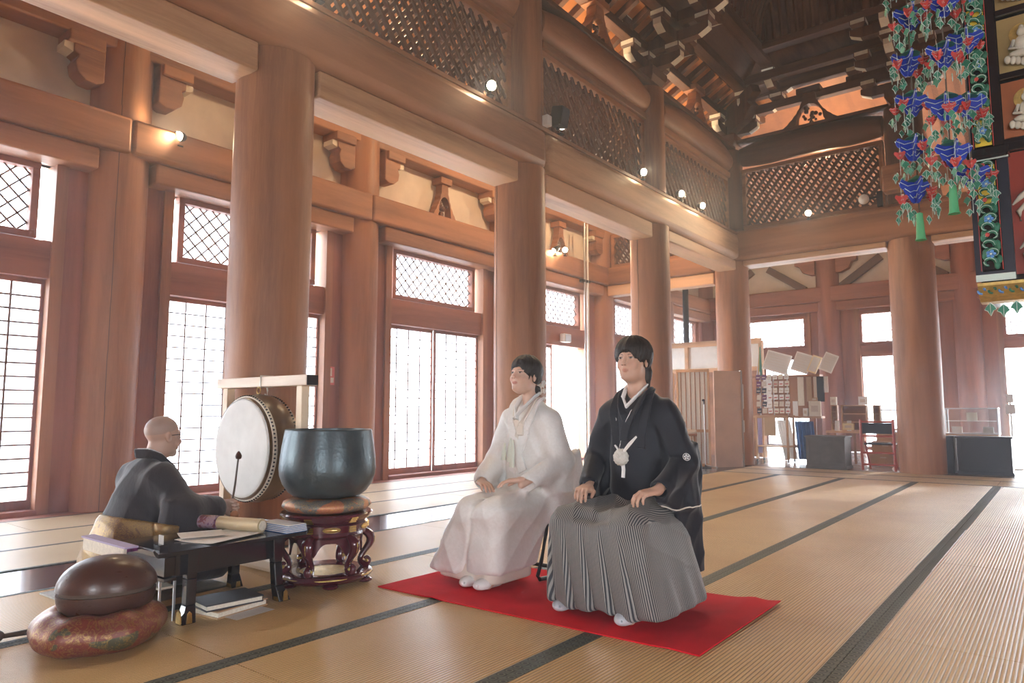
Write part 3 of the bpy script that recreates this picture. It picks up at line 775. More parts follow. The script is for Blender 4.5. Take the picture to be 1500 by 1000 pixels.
# ================================================================== INSTRUMENTS, DESK, RUG
# red felt rug under the couple
def rug():
    P = [(-3.14, 2.74), (-1.235, 2.80), (-1.22, 3.80), (-3.12, 3.62)]
    nx, ny = 60, 32; mb = MB(); top = []
    def q(u, v):
        a = [P[0][k]*(1-u)+P[1][k]*u for k in (0, 1)]; b = [P[3][k]*(1-u)+P[2][k]*u for k in (0, 1)]
        x, y = [a[k]*(1-v)+b[k]*v for k in (0, 1)]
        z = .0075 + .010*math.exp(-((u-.93)/.03)**2)*(.4+v) + .006*math.exp(-((u-.22)/.02)**2)*(1-v) + .014*max(0, u-.955)/.045*v
        return (x, y, z)
    vs = [q(i/nx, j/ny) for i in range(nx+1) for j in range(ny+1)]
    vs += [(p[0], p[1], p[2]-.006) for p in vs]
    N = (nx+1)*(ny+1); I = lambda i, j: i*(ny+1)+j
    fs = []
    for i in range(nx):
        for j in range(ny):
            f = (I(i, j), I(i+1, j), I(i+1, j+1), I(i, j+1)); fs += [f, tuple(k+N for k in f[::-1])]
    for i in range(nx):
        for j, fl_ in ((0, 0), (ny, 1)):
            f = (I(i, j), I(i+1, j), I(i+1, j)+N, I(i, j)+N); fs.append(f if fl_ else f[::-1])
    for j in range(ny):
        for i, fl_ in ((0, 1), (nx, 0)):
            f = (I(i, j), I(i, j+1), I(i, j+1)+N, I(i, j)+N); fs.append(f if fl_ else f[::-1])
    mb.add(vs, fs); o = mb.build('rug', M['red_felt'], smooth=60)
    tag(o, 'bright red felt rug on the tatami under the seated couple', 'rug')
rug()

# ---- bronze bowl on brocade cushion on carved stand
SX, SY = -3.52, 2.66
def stand():
    root = empty('carved_stand', (SX, SY, 0), label='dark maroon lacquered round stand with scroll legs and gilt trim under the bronze bowl', cat='stand')
    mb = MB()
    # ring base with lobed rim
    n = 72; R0 = .262; vs = []; fs = []
    prof = [(.145, .035), (.15, .062), (.235, .070), (.262, .058), (.268, .045), (.258, .030), (.240, .022), (.150, .022)]
    for r, z in prof:
        for i in range(n):
            a = 2*math.pi*i/n; q = r + (.012*abs(math.cos(3*a)) if r > .2 else 0); vs.append((q*math.cos(a), q*math.sin(a), z))
    k = len(prof)
    for j in range(k):
        for i in range(n): fs.append((j*n+i, j*n+(i+1) % n, ((j+1) % k)*n+(i+1) % n, ((j+1) % k)*n+i))
    mb.add(vs, fs); mb.build('ring_base', M['maroon_lacquer'], root, smooth=50)
    for i in range(6):
        a = math.pi/6+i*math.pi/3; f = MB(); f.ell((.245*math.cos(a), .245*math.sin(a), .014), (.045, .045, .015), 14, 8); f.build('foot', M['maroon_lacquer'], root)
    g = MB(); g.lathe([(.262, .047), (.274, .050), (.274, .055), (.262, .058)], n=60); g.build('gilt_line', M['gold_paint'], root)
    # apron and top
    t = MB(); t.lathe([(.16, .262), (.215, .268), (.232, .285), (.228, .300), (.238, .305), (.240, .345), (.226, .352), (.232, .358), (.262, .385), (.270, .400), (.262, .408), (.1, .408)], n=64)
    # hanging apron with cusps
    n = 96; vs = []; fs = []
    for i in range(n):
        a = 2*math.pi*i/n; c6 = .5+.5*math.cos(6*(a)); d = .045 + .085*c6**2.2
        for r, z in ((.218, .29), (.212, .29-d), (.200, .29-d), (.200, .29)): vs.append((r*math.cos(a), r*math.sin(a), z))
    for i in range(n):
        for j in range(4): fs.append((i*4+j, i*4+(j+1) % 4, ((i+1) % n)*4+(j+1) % 4, ((i+1) % n)*4+j))
    t.add(vs, [f[::-1] for f in fs]); t.build('stand_top', M['maroon_lacquer'], root, smooth=40)
    g = MB()
    for k in range(6):
        a = k*math.pi/3 + math.pi/6
        for s in (-1, 1):
            pts = []
            for q in range(13):
                t_ = q/12*2*math.pi; pts.append((.243*math.cos(a+.20*math.cos(t_)), .243*math.sin(a+.20*math.cos(t_)), .325+.012*math.sin(t_)))
        g.tube(pts, .0035, 6)
        e = MB()
    g.build('gilt_panel_outline', M['gold_paint'], root)
    for k in range(6):
        a = k*math.pi/3; e = MB()
        for zz in (.312, .324, .336): e.cbox((0, 0, 0), (.012, .045, .009), 0, TR(.243*math.cos(a), .243*math.sin(a), zz) @ RZ(a))
        for zz in (.365, .376, .387): e.cbox((0, 0, 0), (.012, .045, .009), 0, TR((.236+(zz-.36)*.9)*math.cos(a), (.236+(zz-.36)*.9)*math.sin(a), zz) @ RZ(a))
        e.build('gilt_clasp', M['brass'], root, smooth=0)
    for k in range(6):
        a = k*math.pi/3 + math.pi/6; e = MB(); e.ell((0, 0, 0), (.006, .045, .008), 12, 6, 0, TR(.2395*math.cos(a), .2395*math.sin(a), .325) @ RZ(a)); e.build('gilt_oval', M['brass'], root)
    # six scroll legs
    for k in range(6):
        a = k*math.pi/3; leg = MB()
        P = [(.200, .285), (.232, .272), (.262, .245), (.262, .205), (.235, .165), (.210, .130), (.205, .100), (.222, .080), (.248, .082), (.256, .104), (.240, .116), (.228, .106)]
        Rr = [.020, .030, .036, .030, .024, .021, .021, .024, .024, .020, .015, .010]
        # smooth the path
        pts = []; rs = []
        for i in range(len(P)-1):
            for q in range(4):
                u = q/4; i0, i1, i2, i3 = max(i-1, 0), i, i+1, min(i+2, len(P)-1)
                def cr(a_, b_, c_, d_): return .5*((2*b_)+(-a_+c_)*u+(2*a_-5*b_+4*c_-d_)*u*u+(-a_+3*b_-3*c_+d_)*u**3)
                pts.append((cr(P[i0][0], P[i1][0], P[i2][0], P[i3][0]), 0, cr(P[i0][1], P[i1][1], P[i2][1], P[i3][1]))); rs.append(Rr[i]*(1-u)+Rr[i+1]*u)
        leg.tube(pts, rs, 12, 0, RZ(a), flat=.8, up=(0, 1, 0)); leg.build('scroll_leg', M['maroon_lacquer'], root)
        b = MB(); b.ell((.243, 0, .099), (.012, .030, .012), 10, 8, 0, RZ(a)); b.build('gilt_boss', M['gold_paint'], root)
        gg = MB(); gg.tube([(p[0]+.8*r, 0, p[2]) for p, r in zip(pts[3:22], rs[3:22])], .0035, 6, 0, RZ(a)); gg.build('gilt_line', M['gold_paint'], root)
    return root
stand()
cu = MB(); cu.lathe([(.02, 0), (.19, .0), (.235, .010), (.262, .034), (.252, .060), (.215, .078), (.15, .082), (.02, .080)], n=56)
o = cu.build('bowl_cushion', M['stand_brocade'], smooth=80); o.location = (SX, SY, .409); tag(o, 'round orange brocade cushion between bronze bowl and carved stand', 'cushion')
bo = MB(); bo.lathe([(.02, 0), (.14, .001), (.195, .010), (.230, .035), (.262, .080), (.280, .130), (.285, .170), (.281, .230), (.272, .300), (.262, .360), (.257, .394), (.256, .400), (.251, .403), (.240, .402), (.238, .390), (.248, .330), (.258, .240), (.258, .170), (.225, .09), (.15, .03), (.02, .02)], n=72)
o = bo.build('singing_bowl', M['bronze_patina'], smooth=70); o.location = (SX, SY, .49); tag(o, 'large blue grey bronze singing bowl on the carved stand', 'bowl')

# ---- hanging drum and its frame
DX, DY, DZ = -4.30, 2.66, .755
fr = empty('drum_stand', (-4.33, 2.72, 0), label='pale wooden gallows stand holding the round drum', cat='stand')
MB().box(-.545, .545, -.045, .045, 1.165, 1.235).build('crossbar', M['pine_x'], fr, smooth=0, bevel=.006)
MB().box(.5455, .549, -.042, .042, 1.168, 1.232).build('bar_end_cap', M['black_metal'], fr, smooth=0)
for s in (-1, 1):
    MB().box(s*.45-.03, s*.45+.03, -.03, .03, .10, 1.165).build('post', M['pine'], fr, smooth=0, bevel=.004)
MB().box(-.52, .52, -.18, .08, 0, .10).build('base_plank', M['pine_x'], fr, smooth=0, bevel=.03)
dr = empty('hanging_drum', (DX, DY, DZ), label='round white-skinned drum hung by a cord before the thick pillar', cat='drum')
def drum():
    Ty = RX(math.pi/2)     # local z -> -y
    b = MB(); b.lathe([(.285, -.115), (.330, -.112), (.352, -.06), (.362, 0), (.352, .06), (.330, .112), (.285, .115)], n=72, T=Ty); b.build('drum_body', M['drum_varnish'], dr, smooth=40)
    s = MB(); s.lathe([(.01, .118), (.30, .118), (.318, .116), (.330, .105), (.3305, .095)], n=72, T=Ty); s.build('drum_skin', M['drum_skin'], dr, smooth=50)
    s = MB(); s.lathe([(.01, -.118), (.30, -.118), (.318, -.116), (.330, -.105), (.3305, -.095)], n=72, T=Ty); s.build('rear_skin', M['drum_skin'], dr, smooth=50)
    e = MB(); e.lathe([(.3305, .096), (.345, .092), (.351, .070), (.346, .062)], n=72, T=Ty); e.build('skin_edge', M['paper_edge'], dr, smooth=50)
    st = MB(); 
    for k in range(84):
        a = 2*math.pi*k/84
        for z, r in ((.084, .349), (-.084, .347)): st.ell((r*math.cos(a), r*math.sin(a), z), (.0065, .0065, .0075), 6, 4, 0, Ty)
    o = st.build('stud_row', M['black_metal'], dr)
    rg = MB()
    for a in (0,):
        rg.tube([(.0 + .022*math.sin(t), 0, .385 + .022*math.cos(t)) for t in [2*math.pi*i/16 for i in range(17)]], .005, 6)
    rg.build('hanging_ring', M['brass'], dr)
plain('drum_varnish', (0.13, 0.075, 0.035), 0.28, nscale=5, namp=0.35)
drum()
hk = MB(); hk.tube([(0, 0, .10), (.004, 0, .06), (.012, 0, .035), (.010, 0, .0), (-.004, 0, -.012), (-.016, 0, -.004), (-.012, 0, .014)], .006, 8); hk.tube([(0, -.047, .066), (0, -.047, .135), (0, .047, .135), (0, .047, .066)], .006, 8); hk.tube([(0, -.047, .066), (0, 0, .060), (0, .047, .066)], .006, 8)
o = hk.build('rope_hook', M['cord_white']); o.location = (DX, 2.72, 1.105); tag(o, 'short white rope hook looped over the drum stand bar', 'hook')
# base box of pale wood behind the desk and stand
# ---- wooden fish drum on brocade cushion
KX, KY = -3.345, 1.37
def cushion(name, loc, r, h, mat, label, tilt=(0, 0), sq=1.0, dent=.25, rz=0):
    mb = MB(); n = 64; prof = []
    for k in range(15):
        t_ = math.pi*(-.5 + k/14); rr = r*(.62+.38*math.cos(t_)); prof.append((rr, h/2+h/2*math.sin(t_)))
    prof = [(.01, 0.004)] + prof + [(r*.35, h*(1-dent*.5)), (.01, h*(1-dent*.6))]
    mb.lathe(prof, n=n, sy=sq)
    v2 = []
    for p in mb.v:
        a = math.atan2(p[1], p[0]); q = 1+.025*math.sin(5*a+1)+.015*math.sin(11*a); f = 1+.03*math.sin(7*a+.5)
        v2.append((p[0]*q, p[1]*q, p[2]*f))
    mb.v = v2
    o = mb.build(name, M[mat], smooth=80); o.location = loc; o.rotation_euler = (tilt[0], tilt[1], rz)
    return tag(o, label, 'cushion')
cushion('drum_cushion', (KX, KY-.025, 0), .262, .160, 'cushion_brocade', 'thick round red and gold brocade cushion under the wooden fish drum', sq=1.0, dent=.55)
def mokugyo():
    root = empty('wooden_fish_drum', (KX, KY, .130), rz=rad(68), label='glossy dark brown wooden fish drum with a long slit, on the red brocade cushion', cat='drum')
    for nm, lo in (('upper_shell', False), ('lower_shell', True)):
        mb = MB(); n = 56; vs = []; fs = []; K = 14
        a0, a1 = (-.5*math.pi, -.02*math.pi) if lo else (.0, .5*math.pi)
        for k in range(K+1):
            t_ = a0+(a1-a0)*k/K; cz, c = math.sin(t_), math.cos(t_)
            for i in range(n):
                a = 2*math.pi*i/n
                z = (.132*abs(cz) if not lo else -.095*min(1, abs(cz)*1.12)**1.0)
                cc = c**(.90 if not lo else .30) if c > 0 else 0
                vs.append((.196*cc*math.cos(a)*(1 if not lo else .985), .158*cc*math.sin(a)*(1 if not lo else .985), z + (.108 if not lo else .097)))
        fs = [(j*n+i, j*n+(i+1) % n, (j+1)*n+(i+1) % n, (j+1)*n+i) for j in range(K) for i in range(n)]
        fs.append(tuple(range(n))[::-1]); fs.append(tuple(range(K*n, (K+1)*n)))
        mb.add(vs, fs); mb.build(nm, M['mokugyo_wood'], root, smooth=50)
    MB().lathe([(.01, .090), (.182, .090), (.182, .112), (.01, .112)], n=40, sy=.80).build('slit', M['rope_dark'], root)
    return root
mokugyo()
# striker resting behind the cushion
st = empty('drum_mallet', (-3.70, 1.10, 0), label='dark padded striker with a cord loop lying behind the red cushion', cat='mallet')
MB().tube([(-.0, 0, .022), (.01, .12, .020), (.015, .30, .016)], [.010, .013, .012], 10).build('handle', M['rope_dark'], st)
MB().ell((.0, -.035, .027), (.030, .038, .027), 14, 10).build('striker_head', M['rope_dark'], st)
MB().tube([(.03+.03*math.cos(t), .13+.05*math.sin(t), .05+.03*math.sin(t)) for t in [i*.5 for i in range(13)]], .005, 6).build('cord_loop', M['dark_cloth'], st)

# ---- black lacquer desk
DKX, DKY = -3.57, 1.985
dk = empty('lacquer_desk', (DKX, DKY, 0), label='low black lacquered sutra desk with splayed legs beside the monk', cat='desk')
tp = MB(); tp.prism([(-.26, .325), (-.26, .345), (.26, .345), (.26, .325)], 'y', -.415, .385)
for s in (-1, 1): tp.prism([(s*.40-.015, .325), (s*.40-.015, .345), (s*.42-.015, .368), (s*.425-.015, .360), (s*.412-.015, .335)][::(1 if s > 0 else -1)], 'x', -.26, .26)
tp.build('desk_top', M['black_lacquer'], dk, smooth=0, bevel=.003)
MB().box(-.19, .19, -.30, .30, .215, .325).build('apron_box', M['black_lacquer'], dk, smooth=0, bevel=.004)
MB().box(-.205, .205, -.36, -.30, .20, .215).box(-.205, .205, -.36, -.31, .225, .31).build('side_drawer', M['black_lacquer'], dk, smooth=0)
for sx in (-1, 1):
    for sy in (-1, 1):
        P = [(sx*.20, sy*.23, .325), (sx*.205, sy*.235, .20), (sx*.215, sy*.24, .08), (sx*.232, sy*.26, .0)]
        l = MB()
        for (p, q, w0, w1) in zip(P[:-1], P[1:], (.030, .024, .024), (.024, .024, .034)):
            vs = [(c[0]+a*w, c[1]+b*w, c[2]) for c, w in ((p, w0), (q, w1)) for a, b in ((-1, -1), (1, -1), (1, 1), (-1, 1))]
            l.add(vs, [(3, 2, 1, 0), (4, 5, 6, 7), (0, 1, 5, 4), (1, 2, 6, 5), (2, 3, 7, 6), (3, 0, 4, 7)])
        lg = l.build('leg', M['black_lacquer'], dk, smooth=0, bevel=.004)
        q = P[-1]; g = MB(); g.prism([(-.022, 0), (.022, 0), (.016, .05), (0, .062), (-.016, .05)], 'y', -.003, .003, T=TR(q[0], q[1]-.034, .004)); g.prism([(-.014, 0), (.014, 0), (.010, .045), (0, .055), (-.010, .045)], 'x', -.003, .003, T=TR(q[0]+.034, q[1], .004))
        g.build('brass_foot_fitting', M['brass'], lg, smooth=0)
MB().box(-.17, .17, -.27, -.262, .262, .268).box(-.17, .17, .262, .27, .262, .268).build('brass_trim', M['brass'], dk, smooth=0)
def desk_item(name, x, y, mb_parts, label, cat, rz=0, z=.3455, group=None):
    r = empty(name, (x, y, z), rz, label=label, cat=cat, group=group)
    for nm, mb, mt in mb_parts: mb.build(nm, M[mt], r, smooth=40)
    return r
def sheet(name, x, y, w, h, rz, z, mat, label, cat='paper', curl=.0, th=.0012):
    mb = MB(); n = 8
    for k in range(n):
        u0, u1 = -w/2+w*k/n, -w/2+w*(k+1)/n
        z0, z1 = curl*(u0/(w/2))**2, curl*(u1/(w/2))**2
        mb.add([(u0, -h/2, z0), (u1, -h/2, z1), (u1, h/2, z1), (u0, h/2, z0), (u0, -h/2, z0+th), (u1, -h/2, z1+th), (u1, h/2, z1+th), (u0, h/2, z0+th)],
               [(3, 2, 1, 0), (4, 5, 6, 7), (0, 1, 5, 4), (2, 3, 7, 6)])
    o = mb.build(name, M[mat], smooth=0); o.location = (x, y, z); o.rotation_euler = (0, 0, rz); return tag(o, label, cat)
sheet('paper_sheet', -3.50, 1.98, .26, .36, .25, .3465, 'white_card', 'open white sheet lying on the black desk, largest of the papers', curl=.006)
sheet('paper_sheet', -3.60, 1.93, .20, .22, -.35, .3535, 'white_card', 'smaller folded sheet on top of the open sheet', curl=.004)
# scroll in pale brocade lying at the far end, with purple wrapping
def roll(name, p0, p1, r, mat, label, capm='paper_edge', cat='scroll'):
    root = empty(name, p0, label=label, cat=cat); d = Vector(p1)-Vector(p0)
    MB().tube([(0, 0, 0), d*.5, d], [r, r, r], 24).build('roll', M[mat], root)
    n = d.normalized()
    MB().tube([d-n*.002, d+n*.004], [r*.72, r*.72], 20).build('roll_end', M[capm], root)
    return root
roll('sutra_scroll', (-3.73, 2.10, .384), (-3.45, 2.185, .384), .036, 'scroll_brocade', 'cream brocade scroll lying across the black desk')
roll('purple_wrapped_roll', (-3.84, 2.05, .386), (-3.738, 2.09, .386), .037, 'purple_brocade', 'purple and silver wrapped bundle beside the cream scroll', 'purple_cloth', 'bundle')
o = empty('blue_sutra_book', (-3.42, 2.30, .3465), rz=.04, label='folded sutra book with blue striped edges at the end of the black desk', cat='book')
for k in range(5):
    MB().box(-.15, .11, -.06+.002*k, .07-.002*k, .004+k*.0085, .008+k*.0085).build('page_fold', M['white_card'], o, smooth=0)
    MB().box(-.152, .112, -.062+.002*k, .072-.002*k, k*.0085, .0036+k*.0085).build('blue_leaf', M['blue_cloth'], o, smooth=0)
o = empty('wooden_gavel', (-3.79, 2.22, .3465), label='small round wooden knob handle behind the cream scroll', cat='mallet')
MB().ell((0, 0, .060), (.026, .026, .024), 16, 10).build('knob', M['wood_z'], o); MB().cyl((0, 0, 0), (0, 0, .06), .022, .010).build('stem', M['wood_z'], o)
sheet('white_pamphlet', -3.73, 2.31, .22, .05, .3, .3465, 'white_card', 'thin white folded pamphlet behind the cream scroll', th=.02)
# folded lectern cloth/book at the near end, clipped over the desk edge
o = empty('sutra_folder', (-3.67, 1.497, .346), label='pale purple brocade folder standing over the near end of the black desk', cat='folder')
MB().box(-.26, .24, -.025, .035, .022, .030).build('cover', M['lavender_cloth'], o, smooth=0)
MB().box(-.24, .22, -.022, -.008, -.035, .022).build('page_block', M['paper_edge'], o, smooth=0)
MB().box(-.20, .20, .0, .05, .0, .022).build('lower_cover', M['purple_cloth'], o, smooth=0)
o = empty('incense_stand', (-3.44, 1.64, .3465), label='tiny black stand with white incense sticks on the desk', cat='stand')
MB().box(-.03, .03, -.02, .02, 0, .02).build('holder', M['black_lacquer'], o, smooth=0)
for k in range(4): MB().cyl((-.02+.013*k, 0, .02), (-.02+.013*k, 0, .062), .003, n=6).build('incense_stick', M['white_card'], o)
# small metal reading stand beneath the near end
o = empty('metal_side_shelf', (-3.42, 1.63, 0), label='small pale metal shelf stand at the near end of the black desk', cat='shelf')
for s in (0, 1): MB().box(-.005+s*.0, .005, s*.07, .01+s*.07, 0, .195).build('upright', M['grey_metal'], o, smooth=0)
MB().box(-.24, .0, .0, .08, .155, .165).build('shelf_board', M['paper_edge'], o, smooth=0)
MB().box(-.245, -.235, 0, .01, 0, .195).box(-.245, -.235, .07, .08, 0, .195).build('rear_upright', M['grey_metal'], o, smooth=0)
# books under the desk
def book(name, x, y, z, w, d, h, rz, cov, label):
    r = empty(name, (x, y, z), rz, label=label, cat='book')
    MB().box(-w/2, w/2, -d/2, d/2, 0, .006).box(-w/2, w/2, -d/2, d/2, h-.006, h).box(-w/2, -w/2+.006, -d/2, d/2, .006, h-.006).build('cover', M[cov], r, smooth=0)
    MB().box(-w/2+.0061, w/2-.005, -d/2+.005, d/2-.005, .0062, h-.0062).build('page_block', M['paper_edge'], r, smooth=0)
    return r
book('thick_book', -3.40, 1.98, 0, .22, .30, .035, .15, 'cardboard', 'brown covered book at the bottom of the pile under the desk')
book('thick_book', -3.39, 1.96, .036, .21, .29, .032, -.1, 'coverbook', 'black covered book on top of the pile under the desk')
sheet('paper_sheet', -3.24, 2.0, .10, .22, .1, .002, 'white_card', 'loose white leaflet sticking out beside the books under the desk')
sheet('patterned_mat', -4.15, 1.86, .68, .72, .05, .0015, 'mat_weave', 'flat grey patterned seat mat under the kneeling monk', cat='mat', th=.009)

# ---- wall details: spots, speakers, pipes, tag
def spot(x, y, z, aim, label, on=True, e=18, r=.06, group='small spotlights on the beams'):
    """adjustable spotlight on a clamp; body faces aim"""
    root = empty('spotlight', (x, y, z), label=label, cat='spotlight', group=group)
    a = Vector(aim).normalized(); T = a.to_track_quat('Z', 'Y').to_matrix().to_4x4()
    MB().box(-.03, .03, -.03, .03, 0, .015).cyl((0, 0, .0), (0, 0, .09), .008).build('bracket', M['black_metal'], root)
    h = MB(); h.lathe([(.02, -.10), (.035, -.095), (r, -.03), (r*1.1, .03), (r*.95, .03), (r*.9, .0), (.01, 0)], n=20, T=TR(0, 0, .12) @ T); h.build('lamp_housing', M['black_metal'], root)
    MB().ell((0, 0, 0), (r*.82, r*.82, .03), 16, 8, 0, TR(0, 0, .12) @ T @ TR(0, 0, .015)).build('bulb', M['bulb_glow' if on else 'white_paint'], root)
    if on:
        L = lamp('spot_light', 'SPOT', (x+a.x*.07, y+a.y*.07, z+.12+a.z*.07), e, (1, .76, .48), shadow_soft_size=.04, spot_size=rad(150), spot_blend=.8)
        L.rotation_euler = (-a).to_track_quat('Z', 'Y').to_euler(); L.data.use_shadow = True
    return root
cdir = lambda x, y, z: (-x, -y, 1-z)
SPOT_E = 60
for (y, z, lb) in ((3.33, 4.40, 'glowing spotlight on the girder above the drum pillar'), (5.55, 4.40, 'brightest spotlight on the girder beside the upper post'), (6.9, 4.40, 'glowing spotlight under the black wall speaker'),
                   (9.05, 4.40, 'glowing spotlight in front of the upper post above the man'), (10.35, 4.40, 'faint small spotlight low before the last window side lattice'), (11.2, 4.40, 'bright spotlight before the last window side lattice')):
    spot(-4.68, y, z, (1.0, -.45, -.35), lb, e=SPOT_E)
for (x, y, z, ax, lb) in ((-7.62, 3.62, 3.95, (.3, -.55, -.1), 'glowing spotlight on the wall rail behind the drum pillar'), (-7.58, 10.95, 4.0, (-.35, -.6, -.6), 'spotlight of the wall pair lighting the rail timber'), (-7.58, 11.3, 4.06, (.4, -.9, .0), 'spotlight of the wall pair aimed outward')):
    spot(x, y, z, ax, lb, e=SPOT_E*.6)
spot(-3.38, 12.84, 4.41, (.1, -1, -.2), 'glowing spotlight on the far crossing girder', e=SPOT_E)
o = empty('dome_camera', (-2.47, 12.82, 4.60), label='white round camera on an arm beside the far lattice', cat='camera')
MB().ell((0, 0, 0), (.085, .085, .085), 20, 12).build('dome', M['white_paint'], o); MB().cyl((.03, .03, .0), (.22, .05, .02), .02).box(.2, .28, .0, .08, -.16, .1).build('arm', M['black_metal'], o)
o = empty('wall_speaker', (-4.66, 6.80, 4.42), label='small black box speaker on the girder before the lattice', cat='speaker')
MB().cbox((0, 0, .16), (.16, .17, .24), 0, RY(.2)).build('speaker_box', M['black_metal'], o, smooth=0, bevel=.012); MB().cyl((0, 0, 0), (0, 0, .06), .015).build('mount', M['black_metal'], o)
MB().cbox((.087, 0, .145), (.01, .14, .2), 0, RY(.2)).build('grille', M['dark_cloth'], o, smooth=0)
o = MB().box(-.04, .04, -.05, .05, 0, .13).build('white_sensor_box', M['white_paint'], smooth=0, bevel=.01); o.location = (-4.66, 6.58, 4.40); tag(o, 'small white box on the girder beside the post and speaker', 'sensor')
o = empty('wall_speaker', (-7.80, 11.62, 2.38), label='small white box speaker on the lintel beside the conduit pipes', cat='speaker')
MB().box(-.06, .06, -.12, .12, 0, .17).build('speaker_box', M['white_paint'], o, smooth=0, bevel=.012); MB().box(.061, .066, -.10, .10, .02, .15).build('grille', M['grey_metal'], o, smooth=0)
for k, yy in enumerate((11.92, 12.03)):
    o = MB().cyl((0, 0, 0), (0, 0, 4.85), .022, n=12).build('conduit_pipe', M['white_paint' if k else 'grey_metal']); o.location = (-7.52, yy, 0); tag(o, 'pale vertical conduit pipe on the %s side of the pair' % ('window' if k == 0 else 'pillar'), 'pipe', 'vertical conduit pipes')
o = MB().box(-.05, .05, -.13, .13, 0, .05).build('pipe_clamp', M['black_metal'], smooth=0); o.location = (-7.55, 11.97, 3.62); tag(o, 'dark clamp joining the two conduit pipes', 'clamp')
o = empty('hanging_tag', (-7.885, 5.98, 1.36), label='red and white paper tag pinned on the board beside the knotted wall pillar', cat='tag')
MB().box(0, .004, -.045, .045, 0, .25).build('tag_paper', M['pink_sign'], o, smooth=0); MB().box(.004, .006, -.03, .0, .12, .23).box(.004, .006, -.02, .03, .03, .10).build('tag_print', M['white_card'], o, smooth=0)
# ================================================================== PEOPLE (smooth implicit surfaces meshed on a grid)
def snets(fn, lo, hi, h, bs=14):
    lo = np.array(lo, float); hi = np.array(hi, float)
    n = np.ceil((hi-lo)/h).astype(int)+1; n = ((n+bs-1)//bs)*bs
    V = np.full(tuple(n+1), 1e3, np.float32)
    nb = n//bs
    ci = np.stack(np.meshgrid(*[np.arange(k) for k in nb], indexing='ij'), -1).reshape(-1, 3)
    cen = lo + (ci+.5)*bs*h
    d = fn(cen)
    act = ci[np.abs(d) < bs*h*1.25+.03]
    V[...] = 1.0
    # inside/outside sign of inactive blocks
    ina = ci[(np.abs(d) >= bs*h*1.25+.03) & (d < 0)]
    for c in ina:
        a = c*bs; V[a[0]:a[0]+bs+1, a[1]:a[1]+bs+1, a[2]:a[2]+bs+1] = -1
    g = np.stack(np.meshgrid(*[np.arange(bs+1)]*3, indexing='ij'), -1)
    for i in range(0, len(act), 24):
        ch = act[i:i+24]
        P = lo + (ch[:, None, None, None, :]*bs + g[None])*h
        R = fn(P.reshape(-1, 3)).reshape(P.shape[:-1])
        for c, r in zip(ch, R):
            a = c*bs; V[a[0]:a[0]+bs+1, a[1]:a[1]+bs+1, a[2]:a[2]+bs+1] = r
    S = V < 0
    cnt = np.zeros(tuple(n), np.uint8)
    for dx in (0, 1):
        for dy in (0, 1):
            for dz in (0, 1): cnt += S[dx:dx+n[0], dy:dy+n[1], dz:dz+n[2]]
    cells = np.argwhere((cnt > 0) & (cnt < 8))
    idx = np.full(tuple(n), -1, np.int32); idx[tuple(cells.T)] = np.arange(len(cells))
    acc = np.zeros((len(cells), 3)); num = np.zeros(len(cells))
    corners = [(a, b, c) for a in (0, 1) for b in (0, 1) for c in (0, 1)]
    for a in corners:
        for b in corners:
            df = [b[k]-a[k] for k in range(3)]
            if sum(df) != 1 or min(df) < 0: continue
            va = V[tuple((cells+np.array(a)).T)].astype(float); vb = V[tuple((cells+np.array(b)).T)].astype(float)
            m = (va < 0) != (vb < 0); t = np.where(m, va/np.where(va-vb == 0, 1, va-vb), 0)
            p = np.array(a, float)[None] + t[:, None]*np.array(df, float)[None]
            acc[m] += p[m]; num[m] += 1
    verts = lo + (cells + acc/np.maximum(num, 1)[:, None])*h
    quads = []
    for ax in range(3):
        o1, o2 = (ax+1) % 3, (ax+2) % 3
        A = S; sl0 = [slice(1, n[k]) for k in range(3)]; sl0[ax] = slice(0, n[ax]); sl1 = list(sl0); sl1[ax] = slice(1, n[ax]+1)
        s0, s1 = A[tuple(sl0)], A[tuple(sl1)]
        e = np.argwhere(s0 != s1)
        base = e.copy(); base[:, o1] += 1; base[:, o2] += 1
        flip = s0[tuple(e.T)]
        def cell(d1, d2):
            c = base.copy(); c[:, o1] -= d1; c[:, o2] -= d2; return idx[tuple(c.T)]
        q = np.stack([cell(1, 1), cell(0, 1), cell(0, 0), cell(1, 0)], 1)
        q[~flip] = q[~flip][:, ::-1]
        quads.append(q[(q >= 0).all(1)])
    return verts, np.concatenate(quads)

def smin(a, b, k): 
    h = np.maximum(k-np.abs(a-b), 0)/k; return np.minimum(a, b) - h*h*k*.25
def smax(a, b, k): return -smin(-a, -b, k)
def cap(P, a, b, ra, rb=None):
    a, b = np.array(a, float), np.array(b, float); rb = ra if rb is None else rb
    ba = b-a; t = np.clip(((P-a)@ba)/max(ba@ba, 1e-9), 0, 1)
    return np.linalg.norm(P-a-t[:, None]*ba, axis=1) - (ra+(rb-ra)*t)
def elli(P, c, r, R=None):
    Q = P-np.array(c, float)
    if R is not None: Q = Q@R
    r = np.array(r, float); k0 = np.linalg.norm(Q/r, axis=1); k1 = np.linalg.norm(Q/(r*r), axis=1)
    return k0*(k0-1)/np.maximum(k1, 1e-6)
def rbox(P, c, hf, r, R=None):
    Q = P-np.array(c, float)
    if R is not None: Q = Q@R
    q = np.abs(Q)-(np.array(hf, float)-r)
    return np.linalg.norm(np.maximum(q, 0), axis=1)+np.minimum(q.max(1), 0)-r
